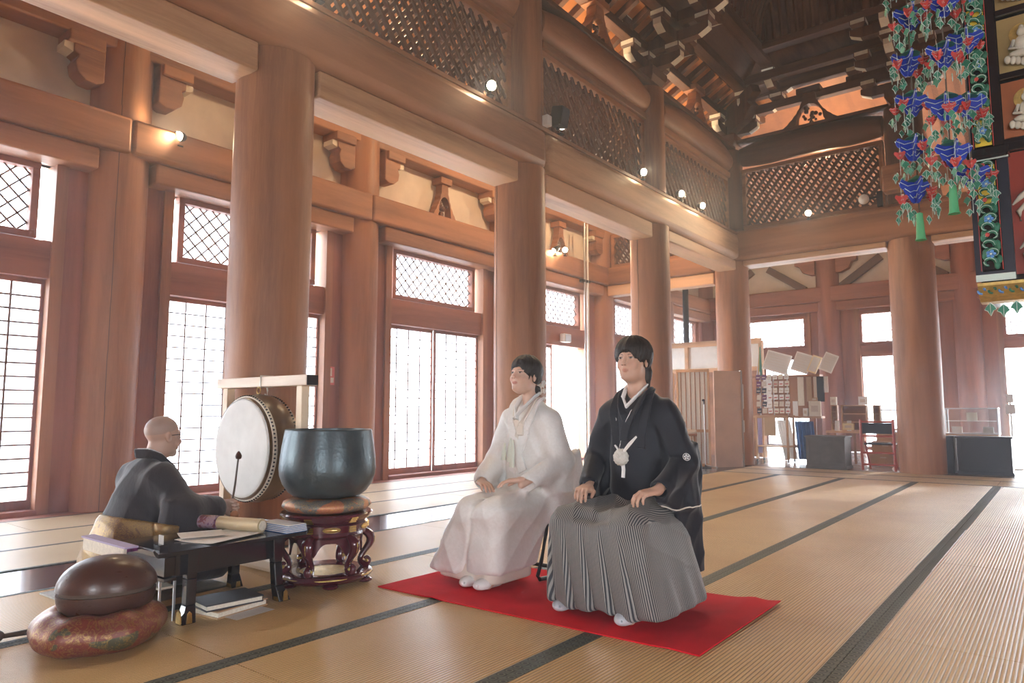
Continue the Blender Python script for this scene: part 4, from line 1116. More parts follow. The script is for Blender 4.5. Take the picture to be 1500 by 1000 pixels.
def poly2(u, v, pts):
    pts = np.array(pts, float); n = len(pts); d = np.full(u.shape, 1e9); s = np.ones(u.shape)
    for i in range(n):
        a, b = pts[i], pts[i-1]; e = b-a; w0, w1 = u-a[0], v-a[1]
        t = np.clip((w0*e[0]+w1*e[1])/(e@e), 0, 1); d = np.minimum(d, (w0-e[0]*t)**2+(w1-e[1]*t)**2)
        c1 = v >= a[1]; c2 = v < b[1]; c3 = e[0]*w1 > e[1]*w0
        s = np.where((c1 & c2 & c3) | (~c1 & ~c2 & ~c3), -s, s)
    return s*np.sqrt(d)
def slab(P, o, du, pts, th, r=.02):
    """vertical slab: origin o, horizontal direction du, polygon (u along du, z absolute)"""
    o = np.array(o, float); du = np.array([du[0], du[1], 0.]); du /= np.linalg.norm(du); nn = np.array([-du[1], du[0], 0])
    Q = P-o; u = Q@du; w = Q@nn; d2 = poly2(u, P[:, 2], pts)
    q0, q1 = d2+r, np.abs(w)-th+r
    return np.minimum(np.maximum(q0, q1), 0)+np.sqrt(np.maximum(q0, 0)**2+np.maximum(q1, 0)**2)-r
def band(P, path, wv, half, th):
    """flat band along a 3-D path: wide direction wv"""
    d = np.full(len(P), 1e9); wv = np.array(wv, float); wv /= np.linalg.norm(wv)
    for a, b in zip(path[:-1], path[1:]):
        a, b = np.array(a, float), np.array(b, float); e = b-a; L = np.linalg.norm(e); e = e/L
        w = wv - (wv@e)*e; w /= np.linalg.norm(w); nrm = np.cross(e, w)
        Q = P-(a+b)/2
        q = np.abs(np.stack([Q@e, Q@w, Q@nrm], 1)) - np.array([L/2+th*.3, half, th])
        dd = np.linalg.norm(np.maximum(q, 0), axis=1)+np.minimum(q.max(1), 0)
        d = np.minimum(d, dd)
    return d-.003
def rotm(rx=0, ry=0, rz=0): return np.array(Euler((rx, ry, rz)).to_matrix())

def head(P, c, R, fem=False, ears=True):
    Q = (P-np.array(c))@R      # to head frame, forward -y
    s = .965 if fem else 1.0; Q = Q/s
    d = elli(Q, (0, .018, .034), (.077, .096, .084))
    d = smin(d, elli(Q, (0, -.020, -.030), (.060, .066, .085)), .03)
    d = smin(d, elli(Q, (0, -.032, -.084), (.039 if not fem else .034, .046, .033)), .025)
    d = smin(d, elli(Q, (0, -.068, -.100), (.018, .016, .015)), .02)
    for sx in (-1, 1):
        d = smin(d, elli(Q, (sx*.034, -.062, -.032), (.022, .018, .022)), .02)
        d = smin(d, elli(Q, (sx*.044, .002, -.066), (.013, .028, .028)), .025)
        d = smin(d, cap(Q, (sx*.012, -.080, .026), (sx*.044, -.068, .022), .008), .014)
        d = smax(d, -elli(Q, (sx*.031, -.098, .004), (.017, .020, .011)), .012)
        d = smin(d, elli(Q, (sx*.031, -.0705, .003), (.0135, .0125, .0115)), .003)
        d = smin(d, cap(Q, (sx*.018, -.0805, .009), (sx*.044, -.0745, .009), .0032), .004)
        if ears:
            e = elli(Q, (sx*.080, .012, -.006), (.009, .019, .031), rotm(rad(-12), 0, rad(sx*22)))
            e = smax(e, -elli(Q, (sx*.089, .008, -.004), (.006, .010, .018)), .006); d = smin(d, e, .008)
        d = smin(d, elli(Q, (sx*.0095, -.098, -.034), (.0075, .009, .007)), .006)
    d = smin(d, cap(Q, (0, -.081, .012), (0, -.106, -.027), .0070, .0095), .010)
    d = smin(d, elli(Q, (0, -.0855, -.0600), (.019, .0085, .0045)), .006)
    d = smin(d, elli(Q, (0, -.0850, -.0680), (.016, .0090, .0055)), .006)
    d = smax(d, -cap(Q, (-.018, -.0965, -.0640), (.018, -.0965, -.0640), .0030), .003)
    return d*s
def head_paint(V, c, R, skin, fem=False, lips=(.45, .13, .11), brow=(.03, .022, .018), shaved=False):
    s = .965 if fem else 1.0
    Q = (V-np.array(c))@R/s; C = np.tile(np.array(skin, float), (len(V), 1))
    def put(m, col, k=1.0): C[m] = C[m]*(1-k)+np.array(col)*k
    near = np.linalg.norm(Q, axis=1) < .2
    if shaved:
        m = near & (elli(Q, (0, .03, .05), (.083, .100, .075)) < .0) & (Q[:, 2] > -.02) & ~((Q[:, 1] < -.055) & (Q[:, 2] < .055)); put(m, (.30, .25, .23), .5)
    for sx in (-1, 1):
        put(near & (elli(Q, (sx*.034, -.07, -.035), (.024, .03, .018)) < 0), (.62, .27, .20), .22)
        ey = near & (np.abs(Q[:, 0]-sx*.031) < .0125) & (np.abs(Q[:, 2]-.003) < .0044*(1-((Q[:, 0]-sx*.031)/.0145)**2)) & (Q[:, 1] < -.06)
        put(ey, (.46, .38, .34)); put(ey & (np.hypot(Q[:, 0]-sx*.031, Q[:, 2]-.0035) < .0062), (.02, .013, .01))
        put(near & (np.abs(Q[:, 0]-sx*.031) < .0145) & (np.abs(Q[:, 2]-.0088) < .0022) & (Q[:, 1] < -.055), (.03, .02, .018), .85)
        put(near & (np.abs(Q[:, 0]-sx*.031) < .018) & (np.abs(Q[:, 2]-.0205-.0025*(1-((np.abs(Q[:, 0])-.034)/.016)**2)) < .0026) & (Q[:, 1] < -.05), brow, .62)
        put(near & (elli(Q, (sx*.0075, -.101, -.0385), (.004, .005, .003)) < .001), (.16, .05, .04), .8)
    put(near & (np.abs(Q[:, 0]) < .0215) & (Q[:, 2] < -.055) & (Q[:, 2] > -.0755) & (Q[:, 1] < -.07) & (((Q[:, 0]/.0205)**2+((Q[:, 2]+.0645)/.0092)**2) < 1), lips, .55)
    return C

def hand(P, wrist, R, side, curl=(18, 25, 18), spread=1.0, thumb=(.62, -.70, -.25), s=1.0, fist=False):
    """side=+1: thumb on local +x (right hand, palm down)."""
    Q = (P-np.array(wrist))@R/s; Q = Q*np.array([side, 1, 1])
    d = rbox(Q, (0, -.050, 0), (.040, .044, .0125), .012)
    d = smin(d, cap(Q, (.022, -.03, -.006), (.030, -.060, -.006), .014), .012)
    d = smin(d, elli(Q, (0, .0, 0), (.028, .03, .019)), .02)
    for i, (bx, by, ln) in enumerate(((.030, -.088, .070), (.0105, -.094, .078), (-.0095, -.091, .072), (-.029, -.082, .056))):
        p = np.array([bx, by, 0.]); an = 0.; L = ln*np.array([.44, .31, .25]); yaw = (bx*2.2*spread)
        rr = (.0093, .0085, .0078, .0066) if i < 3 else (.0080, .0074, .0068, .0058)
        for k in range(3):
            an += rad(curl[k]*(1+.08*i)); dv = np.array([math.sin(yaw)*math.cos(an), -math.cos(yaw)*math.cos(an), -math.sin(an)])
            q = p+dv*L[k]; d = smin(d, cap(Q, p, q, rr[k], rr[k+1]), .004 if k else .006); p = q
    tv = np.array(thumb, float); tv /= np.linalg.norm(tv); p = np.array([.026, -.022, -.004])
    q = p+tv*.040; d = smin(d, cap(Q, p, q, .0145, .0115), .008)
    tv2 = tv+np.array([-.55, -.35, -.15 if not fist else -.6]); tv2 /= np.linalg.norm(tv2); q2 = q+tv2*.028; d = smin(d, cap(Q, q, q2, .0108, .0098), .004)
    q3 = q2+tv2*.022; d = smin(d, cap(Q, q2, q3, .0096, .0078), .003)
    return d*s

def skin_mat(name):
    t = NT(name); a = t.node('ShaderNodeAttribute', attribute_name='Col'); t.link(a.outputs['Color'], t.b.inputs['Base Color'])
    t.b.inputs['Roughness'].default_value = .48; t.b.inputs['Subsurface Weight'].default_value = .12
    t.b.inputs['Subsurface Radius'].default_value = (.012, .005, .003); t.b.inputs['Subsurface Scale'].default_value = 1.0
    return t.m
skin_mat('skin')
def grid_obj(name, fn, lo, hi, h, mat, parent=None, paint=None, relax=1):
    v, q = snets(fn, lo, hi, h)
    me = bpy.data.meshes.new(name); me.vertices.add(len(v)); me.vertices.foreach_set('co', v.astype(np.float32).ravel())
    me.loops.add(q.size); me.loops.foreach_set('vertex_index', q.astype(np.int32).ravel())
    me.polygons.add(len(q)); me.polygons.foreach_set('loop_start', np.arange(0, q.size, 4, dtype=np.int32)); me.polygons.foreach_set('loop_total', np.full(len(q), 4, np.int32))
    me.update(calc_edges=True); me.validate()
    if paint is not None:
        C = paint(v); at = me.color_attributes.new('Col', 'FLOAT_COLOR', 'POINT'); at.data.foreach_set('color', np.concatenate([C, np.ones((len(C), 1))], 1).astype(np.float32).ravel())
    me.materials.append(M[mat]); me.polygons.foreach_set('use_smooth', [True]*len(me.polygons))
    o = new_obj(name, me, parent)
    if relax:
        s = o.modifiers.new('relax', 'SMOOTH'); s.factor = .5; s.iterations = relax
    return o

plain('pale_tassel', (.66, .70, .60), .6)
# fabrics
t = NT('black_silk'); t.base((.014, .017, .026), .62, 0, .35); t.b.inputs['Sheen Weight'].default_value = .25; t.b.inputs['Sheen Roughness'].default_value = .4
t.bump(t.noise(t.coords((1, 1, 1), False), 9, 3), .12, .02)
t = NT('monk_robe'); t.base((.030, .026, .030), .7, 0, .3); t.b.inputs['Sheen Weight'].default_value = .3; t.bump(t.noise(t.coords((3, 3, 1), False), 6, 3), .3, .02)
t = NT('white_silk'); vo = t.node('ShaderNodeTexVoronoi', feature='SMOOTH_F1'); vo.inputs['Scale'].default_value = 16; t.link(t.coords((1, 1, 1), False), vo.inputs['Vector'])
pn = t.noise(t.coords((1, 1, 1), False), 30, 3, .5, 2.0); pm = t.ramp(pn, [(.46, (.78, .765, .74)), (.56, (.82, .81, .79))])
t.base(pm, t.ramp(pn, [(.48, (.42,)*3), (.53, (.58,)*3)])); t.bump(pn, .05, .003); t.b.inputs['Sheen Weight'].default_value = .2
plain('cream_lining', (.74, .68, .60), .6); plain('white_cotton', (.78, .78, .77), .8, nscale=40, namp=.03, bump=.1)
plain('groom_tabi', (.55, .58, .62), .75)
t = NT('hakama_stripe'); at = t.node('ShaderNodeAttribute', attribute_name='Col'); sp = t.node('ShaderNodeSeparateXYZ'); t.link(at.outputs['Vector'], sp.inputs[0])
st_ = t.math('SINE', t.math('MULTIPLY', sp.outputs[0], 2*math.pi/.0104))
t.base(t.ramp(t.math('MULTIPLY_ADD', st_, .5, .5), [(.35, (.04, .042, .05)), (.65, (.33, .32, .30))]), .6, 0, .3); t.b.inputs['Sheen Weight'].default_value = .1
t = NT('black_hair'); f = t.noise(t.coords((30, 30, 4), False), 8, 3, .6); t.base(t.ramp(f, [(.3, (.010, .008, .008)), (.7, (.030, .022, .020))]), .52, 0, .4); t.bump(f, .6, .004)
t = NT('fluff'); f = t.noise(t.coords((1, 1, 1), False), 130, 3); t.base((.80, .78, .72), .95); t.bump(f, 1.0, .01)

def hair_noise(Q):
    a = np.arctan2(Q[:, 0], Q[:, 1]+.02)
    return .0014*np.sin(a*41+Q[:, 2]*38+3*np.sin(a*5)) + .0010*np.sin(Q[:, 0]*170+np.sin(Q[:, 2]*50)*2)*np.cos(Q[:, 1]*140) + .0022*np.sin(a*9+Q[:, 2]*14+1)

SKIN_M, SKIN_F = (.60, .37, .27), (.66, .43, .33)
# ------------------------------------------------------------------ the man in black
GX, GY = -1.84, 3.40
g = empty('person', (GX, GY, 0), label='man in black crested haori and finely striped hakama, seated on the rug, looking up', cat='person')
gc, gR = (0, -.01, 1.272), rotm(rad(-7), 0, rad(3))      # chin slightly raised
GW = {-1: (-.165, -.215, .603), 1: (.245, -.225, .612)}
gHR = {-1: rotm(rad(6), 0, rad(12)), 1: rotm(rad(8), rad(4), rad(-30))}
def g_body(P):
    d = head(P, gc, gR)
    d = smin(d, cap(P, (0, .030, 1.21), (0, .055, 1.06), .052, .058), .03)
    d = smin(d, cap(P, (-.13, .055, 1.01), (.13, .055, 1.01), .055), .05)
    d = smin(d, elli(P, (0, .06, .86), (.14, .10, .19)), .05)
    d = smin(d, elli(P, (0, .07, .60), (.14, .11, .12)), .05)
    for s in (-1, 1):
        w = GW[s]
        d = smin(d, cap(P, (s*.155, .055, 1.0), (s*.26, .035, .74), .045, .036), .03)
        d = smin(d, cap(P, (s*.26, .035, .74), w, .036, .025), .015)
        d = smin(d, hand(P, w, gHR[s], -s, curl=(24, 30, 22), s=.98), .012)
        d = smin(d, cap(P, (s*.10, .05, .49), (s*.17, -.36, .46), .07, .05), .03)
        d = smin(d, cap(P, (s*.17, -.36, .46), (s*.18, -.33, .10), .048, .035), .02)
        d = smin(d, cap(P, (s*.18, -.33, .07), (s*.19, -.42, .035), .034, .026), .02)
    return d
SK = lambda skin, c, R, **k: (lambda V: head_paint(V, c, R, skin, **k))
grid_obj('body', g_body, (-.36, -.52, .0), (.36, .22, 1.42), .0036, 'skin', g, SK(SKIN_M, gc, gR, lips=(.42, .16, .13)))
def g_hair(P):
    Q = (P-np.array(gc))@gR; n = hair_noise(Q)
    d = elli(Q, (0, .022, .050), (.099, .118, .097))
    d = smin(d, elli(Q, (0, .078, -.055), (.070, .046, .090)), .035)
    for s in (-1, 1):
        d = smin(d, elli(Q, (s*.078, .028, .020), (.018, .055, .045)), .02)
        d = smin(d, cap(Q, (s*.060, .075, -.05), (s*.058, .092, -.140), .022, .006), .02)
    f = elli(Q, (0, -.112, -.062), (.074, .076, .108)); d = smax(d, -f, .010)
    d = smax(d, -elli(Q, (0, -.02, -.10), (.085, .080, .065)), .02)
    for s in (-1, 1):
        d = smax(d, -elli(Q, (s*.092, .000, -.040), (.034, .030, .042)), .010)
    for k, (x0, x, z, r) in enumerate(((-.050, -.070, -.004, .013), (-.040, -.060, .010, .013), (-.030, -.046, .012, .014), (-.018, -.030, .020, .014), (-.006, -.012, .014, .013), (.008, .008, .026, .014), (.022, .026, .014, .014), (.034, .044, .018, .013), (.046, .058, .004, .013), (.054, .070, -.012, .012))):
        d = smin(d, cap(Q, (x0, -.066+abs(x0)*.35, .080), (x, -.0905+abs(x)*.52, z), r, .0022), .009)
    return d+n
grid_obj('hair', g_hair, (-.13, -.14, 1.08), (.13, .18, 1.44), .0036, 'black_hair', g)
def folds(P, a, f, ph=0): return a*(np.sin(P[:, 0]*f+P[:, 2]*f*.6+ph)+.6*np.sin(P[:, 1]*f*1.3-P[:, 2]*f*.5+ph*2)+.5*np.sin(P[:, 2]*f*1.7+P[:, 0]*f*.3))
def crisp(P, a, dirs):
    """sharp cloth creases: ridged waves along given directions"""
    o = np.zeros(len(P))
    for (dx, dy, dz, ph, wb) in dirs:
        u = P[:, 0]*dx+P[:, 1]*dy+P[:, 2]*dz+ph+wb*np.sin(P[:, 2]*6+P[:, 0]*4+ph)
        o += (np.abs(np.sin(u))**.7-.6)
    return a*o
def g_haori(P):
    Q = P*np.array([1, 1.25, 1])
    d = cap(Q, (0, .07, .60), (0, .07, .93), .172, .160)/1.1
    d = smin(d, cap(P, (-.145, .05, .992), (.145, .05, .992), .076), .06)
    d = smin(d, cap(P, (-.05, .06, 1.05), (.05, .06, 1.05), .060), .05)
    for s in (-1, 1):
        w = np.array(GW[s]); el = np.array([s*.272, .045, .73]); dr = w-el
        d = smin(d, cap(P, (s*.165, .05, .975), tuple(el), .076, .066), .035)
        d = smin(d, cap(P, tuple(el), tuple(el+dr*.90), .068, .050), .02)
        L = np.hypot(dr[0], dr[1])
        d = smin(d, slab(P, el, (dr[0], dr[1]), [(-.10, .84), (.02, .80), (L*.92, .645), (L*.98, .60), (L*.95, .555), (.14, .50), (-.08, .485), (-.13, .6)], .030, .018), .025)
        # cloth falling from the outer shoulder to the sleeve bag
        d = smin(d, slab(P, (s*.19, .055, 0), (s*1, -.12, 0), [(-.06, .99), (.03, .99), (.125, .74), (.15, .52), (.06, .50), (-.02, .60)], .058, .035), .03)
    d = smin(d, slab(P, (0, .155, 0), (1, 0, 0), [(-.22, .95), (.22, .95), (.275, .50), (.30, .165), (-.30, .165), (-.27, .5)], .030, .018), .04)
    d = smin(d, slab(P, (.265, .04, 0), (.18, 1, 0), [(-.12, .70), (.12, .80), (.15, .165), (-.02, .175), (-.08, .45)], .018, .014), .03)
    d = smax(d, -elli(P, (0, -.005, 1.130), (.056, .076, .062)), .010)
    d = smax(d, -elli(P, (0, -.095, 1.075), (.034, .05, .062)), .012)
    for s in (-1, 1): d = smax(d, -cap(P, np.array(GW[s])+np.array([0, .03, 0]), GW[s], .036), .008)
    m = np.clip((np.abs(P[:, 0])-.10)/.06, 0.25, 1)
    return d+crisp(P, .0065, ((26, 6, 9, .4, .8), (9, 21, -16, 1.3, .5)))*m
grid_obj('haori', g_haori, (-.46, -.34, .10), (.46, .32, 1.18), .0062, 'black_silk', g, relax=1)
def tri(x): return np.abs(((x/math.pi) % 2)-1)*2-1
def hk_par(z):
    t_ = np.clip((.46-z)/.44, 0, 1); return t_, .055*t_, -.205+.015*t_, .262+.090*t_**.9, .275+.015*t_
def saw(u):
    f = u-np.floor(u); return np.where(f < .82, f/.82, (1-f)/.18)
def g_hakama(P):
    x, y, z = P.T
    d = cap(P, (0, .06, .52), (0, .06, .57), .155, .13)
    t_, cx, cyy, hw, hd = hk_par(z)
    pu = (x-cx)/(.104+.02*t_)+.25*np.sin(z*4+x*3)+.13
    pl = (.004+.032*t_**.7)*(saw(pu)-.5) + .008*t_*np.sin(y*34)
    q0 = np.abs(x-cx)-(hw-.10); q1 = np.abs(y-cyy)-(hd-.10)
    dd = np.sqrt(np.maximum(q0, 0)**2+np.maximum(q1, 0)**2)+np.minimum(np.maximum(q0, q1), 0)-.10
    sk = smax((dd-pl)*.8, np.maximum(z-.47, .045+.010*np.sin(x*23)+.03*np.clip(-x-.1, 0, 1)-z), .03)
    d = smin(d, sk, .03)
    for s in (-1, 1): d = smin(d, cap(P, (s*.11, .04, .455), (s*.170, -.385, .440), .100, .092), .035)
    d = smin(d, rbox(P, (0, -.15, .43), (.17, .26, .095), .05), .04)
    d = d + .020*np.exp(-((x-.0)/.045)**2)*np.clip((z-.38)/.1, 0, 1)*(y < -.05)
    d = d + crisp(P, .007, ((34, 14, 6, .2, .9),))*np.clip((z-.40)/.08, 0, 1)*np.clip((-y+.15)/.3, 0, 1)
    d = d + crisp(P, .008, ((10, 8, 26, .9, 1.0),))*np.exp(-((x-.27)/.07)**2)*(z > .22)*(z < .55)
    return d
def hk_paint(V):
    x, y, z = V.T; t_, cx, cyy, hw, hd = hk_par(z)
    X, Y = x-cx, y-cyy; ex, ey = hw-.10, hd-.10
    s = np.clip(X, -ex, ex)/(1+.30*t_)*1.15
    # around the rounded corners and along the sides
    side = (np.abs(X) > ex) & (z < .47)
    ang = np.arctan2(np.clip(np.abs(X)-ex, 0, 1), np.clip(-Y-ey, 1e-4, 1))*.10
    along = np.where(-Y > ey, ang, .157+(Y+ey))
    s = np.where(side, np.sign(X)*(ex/(1+.30*t_)*1.15+along), s)
    s = np.where(z >= .47, x*1.15, s)
    return np.stack([s, s, s], 1)
grid_obj('hakama', g_hakama, (-.44, -.56, .0), (.50, .30, .84), .0050, 'hakama_stripe', g, paint=hk_paint, relax=1)
def tabi_fn(feet, flip=1):
    def f(P):
        d = np.full(len(P), 1.)
        for (x, y, yaw) in feet:
            R = rotm(0, 0, rad(yaw)); Q = (P-np.array([x, y, 0]))@R
            e = smin(elli(Q, (0, .05, .045), (.040, .065, .050)), elli(Q, (0, -.045, .030), (.045, .075, .032)), .03)
            e = smin(e, cap(Q, (0, .06, .05), (0, .07, .14), .036), .03)
            e = smax(e, -cap(Q, (.014, -.125, .03), (.010, -.075, .04), .005), .006)      # split toe
            e = smax(e, .004-Q[:, 2], .004); d = np.minimum(d, e)
        return d
    return f
for x, y, a in ((-.20, -.375, 10), (.17, -.395, 4)):
    o = grid_obj('tabi_sock', tabi_fn([(x, y, a)]), (x-.12, y-.18, 0.0), (x+.12, y+.16, .2), .005, 'groom_tabi', g); o.location = (0, 0, .012)
# collars, lapels
def on_surface(fn, pts, off=.002, n=18):
    P = np.array(pts, float); u = np.linspace(0, len(P)-1, n); Q = np.stack([np.interp(u, np.arange(len(P)), P[:, k]) for k in range(3)], 1)
    Q[1:-1] = (Q[:-2]+2*Q[1:-1]+Q[2:])/4
    for _ in range(6):
        f = fn(Q); e = .004
        G = np.stack([(fn(Q+np.eye(3)[k]*e)-fn(Q-np.eye(3)[k]*e))/(2*e) for k in range(3)], 1); G /= np.maximum(np.linalg.norm(G, axis=1), .3)[:, None]
        Q = Q-np.clip(f-off, -.03, .03)[:, None]*G*.8
    return [tuple(q) for q in Q], G
def surf_T(fn, p, off=.001):
    Q, G = on_surface(fn, [p, p], off, 3); nrm = Vector(G[1]).normalized()
    return TR(*Q[1]) @ nrm.to_track_quat('Z', 'Y').to_matrix().to_4x4()
def band_obj(name, path, wv, half, th, mat, parent, h=.0045):
    p = np.array(path); return grid_obj(name, lambda P: band(P, path, wv, half, th), p.min(0)-.06, p.max(0)+.06, h, mat, parent)
band_obj('white_collar', [(0, .105, 1.150), (.050, .078, 1.150), (.058, .025, 1.130), (.038, -.050, 1.075), (.002, -.092, 1.022)], (.55, 0, 1), .009, .0028, 'white_cotton', g)
band_obj('white_collar', [(0, .105, 1.150), (-.050, .078, 1.150), (-.058, .025, 1.130), (-.038, -.050, 1.075), (.002, -.088, 1.026)], (-.55, 0, 1), .009, .0028, 'white_cotton', g)
band_obj('kimono_collar', on_surface(g_haori, [(.064, .080, 1.135), (.070, .020, 1.112), (.050, -.070, 1.035), (.004, -.120, .95), (-.022, -.136, .89), (-.034, -.145, .845)])[0], (.75, 0, .6), .024, .0035, 'black_silk', g)
band_obj('kimono_collar', on_surface(g_haori, [(-.064, .080, 1.135), (-.070, .020, 1.112), (-.050, -.070, 1.035), (-.010, -.112, .965)])[0], (-.75, 0, .6), .022, .003, 'black_silk', g)
for s in (-1, 1):
    band_obj('haori_lapel', on_surface(g_haori, [(0, .130, 1.135), (s*.070, .085, 1.130), (s*.088, .018, 1.095), (s*.100, -.060, 1.01), (s*.098, -.115, .88), (s*.092, -.135, .81)], .003)[0], (1, 0, .25*s), .024, .0032, 'black_silk', g)
MB().tube(on_surface(g_haori, [(.026, -.098, 1.02), (-.012, -.128, .945), (-.050, -.147, .86), (-.072, -.155, .79)], .007)[0], .0020, 6).build('white_edge', M['white_cotton'], g)
def crest(parent, c, T, r, nm='family_crest'):
    mb = MB(); mb.lathe([(r*.86, 0), (r, 0), (r, .002), (r*.86, .002)], n=28, T=T)
    mb.f.pop(); mb.f.pop(); mb.m.pop(); mb.m.pop()
    for k in range(5):
        a = 2*math.pi*k/5+.3; mb.ell((r*.48*math.cos(a), r*.48*math.sin(a), .001), (r*.25, r*.25, .0015), 10, 4, 0, T)
    mb.ell((0, 0, .001), (r*.16, r*.16, .0015), 8, 4, 0, T)
    return mb.build(nm, M['white_cotton'], parent)
crest(g, None, surf_T(g_haori, (.31, -.02, .77)), .020)
crest(g, None, surf_T(g_haori, (-.105, -.13, .955)), .012)
PM = grid_obj('fluffy_pompon', lambda P: elli(P, (.032, -.205, .765), (.040, .036, .043))+.0045*np.sin(P[:, 0]*260)*np.sin(P[:, 1]*240)*np.sin(P[:, 2]*250), (-.04, -.27, .69), (.10, -.14, .84), .0035, 'fluff', g)
cd = MB(); cd.tube([(.032, -.19, .75), (.035, -.185, .70), (.034, -.19, .66)], .010, 8); cd.tube([(.020, -.205, .795), (.006, -.20, .812), (-.006, -.20, .825)], .005, 8)
cd.build('haori_cord', M['white_cotton'], g)
fn_ = MB(); fn_.tube([(.045, -.215, .785), (.085, -.205, .835), (.118, -.195, .872)], [.007, .009, .005], 8, flat=.6); fn_.build('folding_fan', M['white_card'], g)
MB().tube(on_surface(g_haori, [(.235, -.17, .535), (.29, -.06, .505), (.34, .03, .495), (.36, .08, .50)], .001)[0], .004, 6).build('sleeve_lining', M['cream_lining'], g)

def stool(x, y, label):
    r = empty('folding_stool', (x, y, 0), label=label, cat='stool', group='stools on the red rug')
    MB().box(-.17, .17, -.10, .16, .41, .44).build('seat', M['dark_cloth'], r, smooth=0, bevel=.012)
    for s in (-1, 1):
        MB().tube([(s*.165, -.05, .41), (s*.165, -.07, .28), (s*.165, -.12, .12), (s*.165, -.155, .05), (s*.165, -.135, .026), (s*.165, -.06, .022), (s*.165, .20, .022)], .012, 10).build('bent_leg', M['black_metal'], r)
        MB().tube([(s*.15, .14, .41), (s*.15, .15, .2), (s*.15, .17, .03)], .011, 10).build('rear_leg', M['black_metal'], r)
    MB().cyl((-.165, .20, .022), (.165, .20, .022), .012).build('floor_bar', M['black_metal'], r)
    return r
stool(GX, GY+.06, 'black framed stool hidden under the striped hakama')

# ------------------------------------------------------------------ the woman in white
BX, BY = -2.62, 3.45
b = empty('person', (BX, BY, 0), label='woman in white wedding kimono with dark pinned up hair, seated with folded hands', cat='person')
bc, bR = (-.005, -.005, 1.216), rotm(rad(-13), 0, rad(-2))
BW = {-1: (-.155, -.235, .575), 1: (.150, -.235, .580)}
bHR = {-1: rotm(rad(4), 0, rad(58)), 1: rotm(rad(6), 0, rad(-62))}
def b_body(P):
    d = head(P, bc, bR, fem=True)
    d = smin(d, cap(P, (-.002, .035, 1.16), (0, .060, 1.01), .042, .048), .03)
    d = smin(d, cap(P, (-.11, .055, .965), (.11, .055, .965), .048), .05)
    d = smin(d, elli(P, (0, .06, .82), (.12, .09, .18)), .05)
    d = smin(d, elli(P, (0, .07, .58), (.13, .10, .12)), .05)
    for s in (-1, 1):
        w = BW[s]
        d = smin(d, cap(P, (s*.135, .055, .955), (s*.235, .02, .70), .040, .032), .03)
        d = smin(d, cap(P, (s*.235, .02, .70), w, .032, .021), .015)
        d = smin(d, hand(P, np.array(w)+np.array([0, 0, .030 if s > 0 else .002]), bHR[s], -s, curl=(14, 16, 12), s=.90), .010)
        d = smin(d, cap(P, (s*.07, .05, .49), (s*.08, -.36, .46), .07, .05), .03)
        d = smin(d, cap(P, (s*.08, -.36, .46), (s*.08-.04, -.33, .10), .045, .032), .02)
        d = smin(d, cap(P, (s*.08-.04, -.33, .07), (s*.08-.04, -.40, .035), .030, .022), .02)
    return d
grid_obj('body', b_body, (-.32, -.52, .0), (.34, .22, 1.36), .0036, 'skin', b, SK(SKIN_F, bc, bR, fem=True, lips=(.55, .12, .12)))
def b_hair(P):
    Q = (P-np.array(bc))@bR; n = hair_noise(Q)*.8
    d = elli(Q, (0, .022, .050), (.094, .113, .092))
    d = smin(d, elli(Q, (.0, .092, -.070), (.048, .045, .042)), .02)
    d = smin(d, elli(Q, (.020, .118, -.060), (.026, .026, .030)), .012)
    for s in (-1, 1):
        d = smin(d, elli(Q, (s*.066, .045, .000), (.018, .045, .042)), .02)
        d = smin(d, cap(Q, (s*.072, -.030, .00), (s*.077, -.036, -.070), .0045, .0020), .005)
        d = smin(d, cap(Q, (s*.077, -.036, -.070), (s*.070, -.040, -.110), .0022, .0015), .003)
    f = elli(Q, (0, -.108, -.062), (.070, .078, .114)); d = smax(d, -f, .010)
    d = smax(d, -elli(Q, (0, -.02, -.10), (.080, .085, .065)), .02)
    for s in (-1, 1): d = smax(d, -elli(Q, (s*.090, .000, -.045), (.036, .040, .045)), .012)
    for x0, x1, z in ((.014, -.062, .000), (.012, -.046, .014), (.014, -.028, .028), (.016, -.010, .042), (.022, .034, .038), (.024, .050, .022), (.026, .062, .002)):
        d = smin(d, cap(Q, (x0, -.070, .080), (x1, -.086+abs(x1)*.52, z), .012, .003), .010)
    return d+n
grid_obj('hair', b_hair, (-.12, -.13, 1.04), (.12, .18, 1.37), .0036, 'black_hair', b)
orn = MB(); rr = random.Random(5)
for k in range(9):
    a = rr.uniform(0, 6.28); q = rr.uniform(.0, .035); c = (.030+.016*math.cos(a), .128+q*math.sin(a)*.6, 1.150+rr.uniform(-.03, .03))
    for j in range(5): orn.ell((c[0]+.004, c[1]+.010*math.cos(j*1.256), c[2]+.010*math.sin(j*1.256)), (.006, .009, .009), 8, 5)
orn.build('hair_ornament', M['white_card'], b)
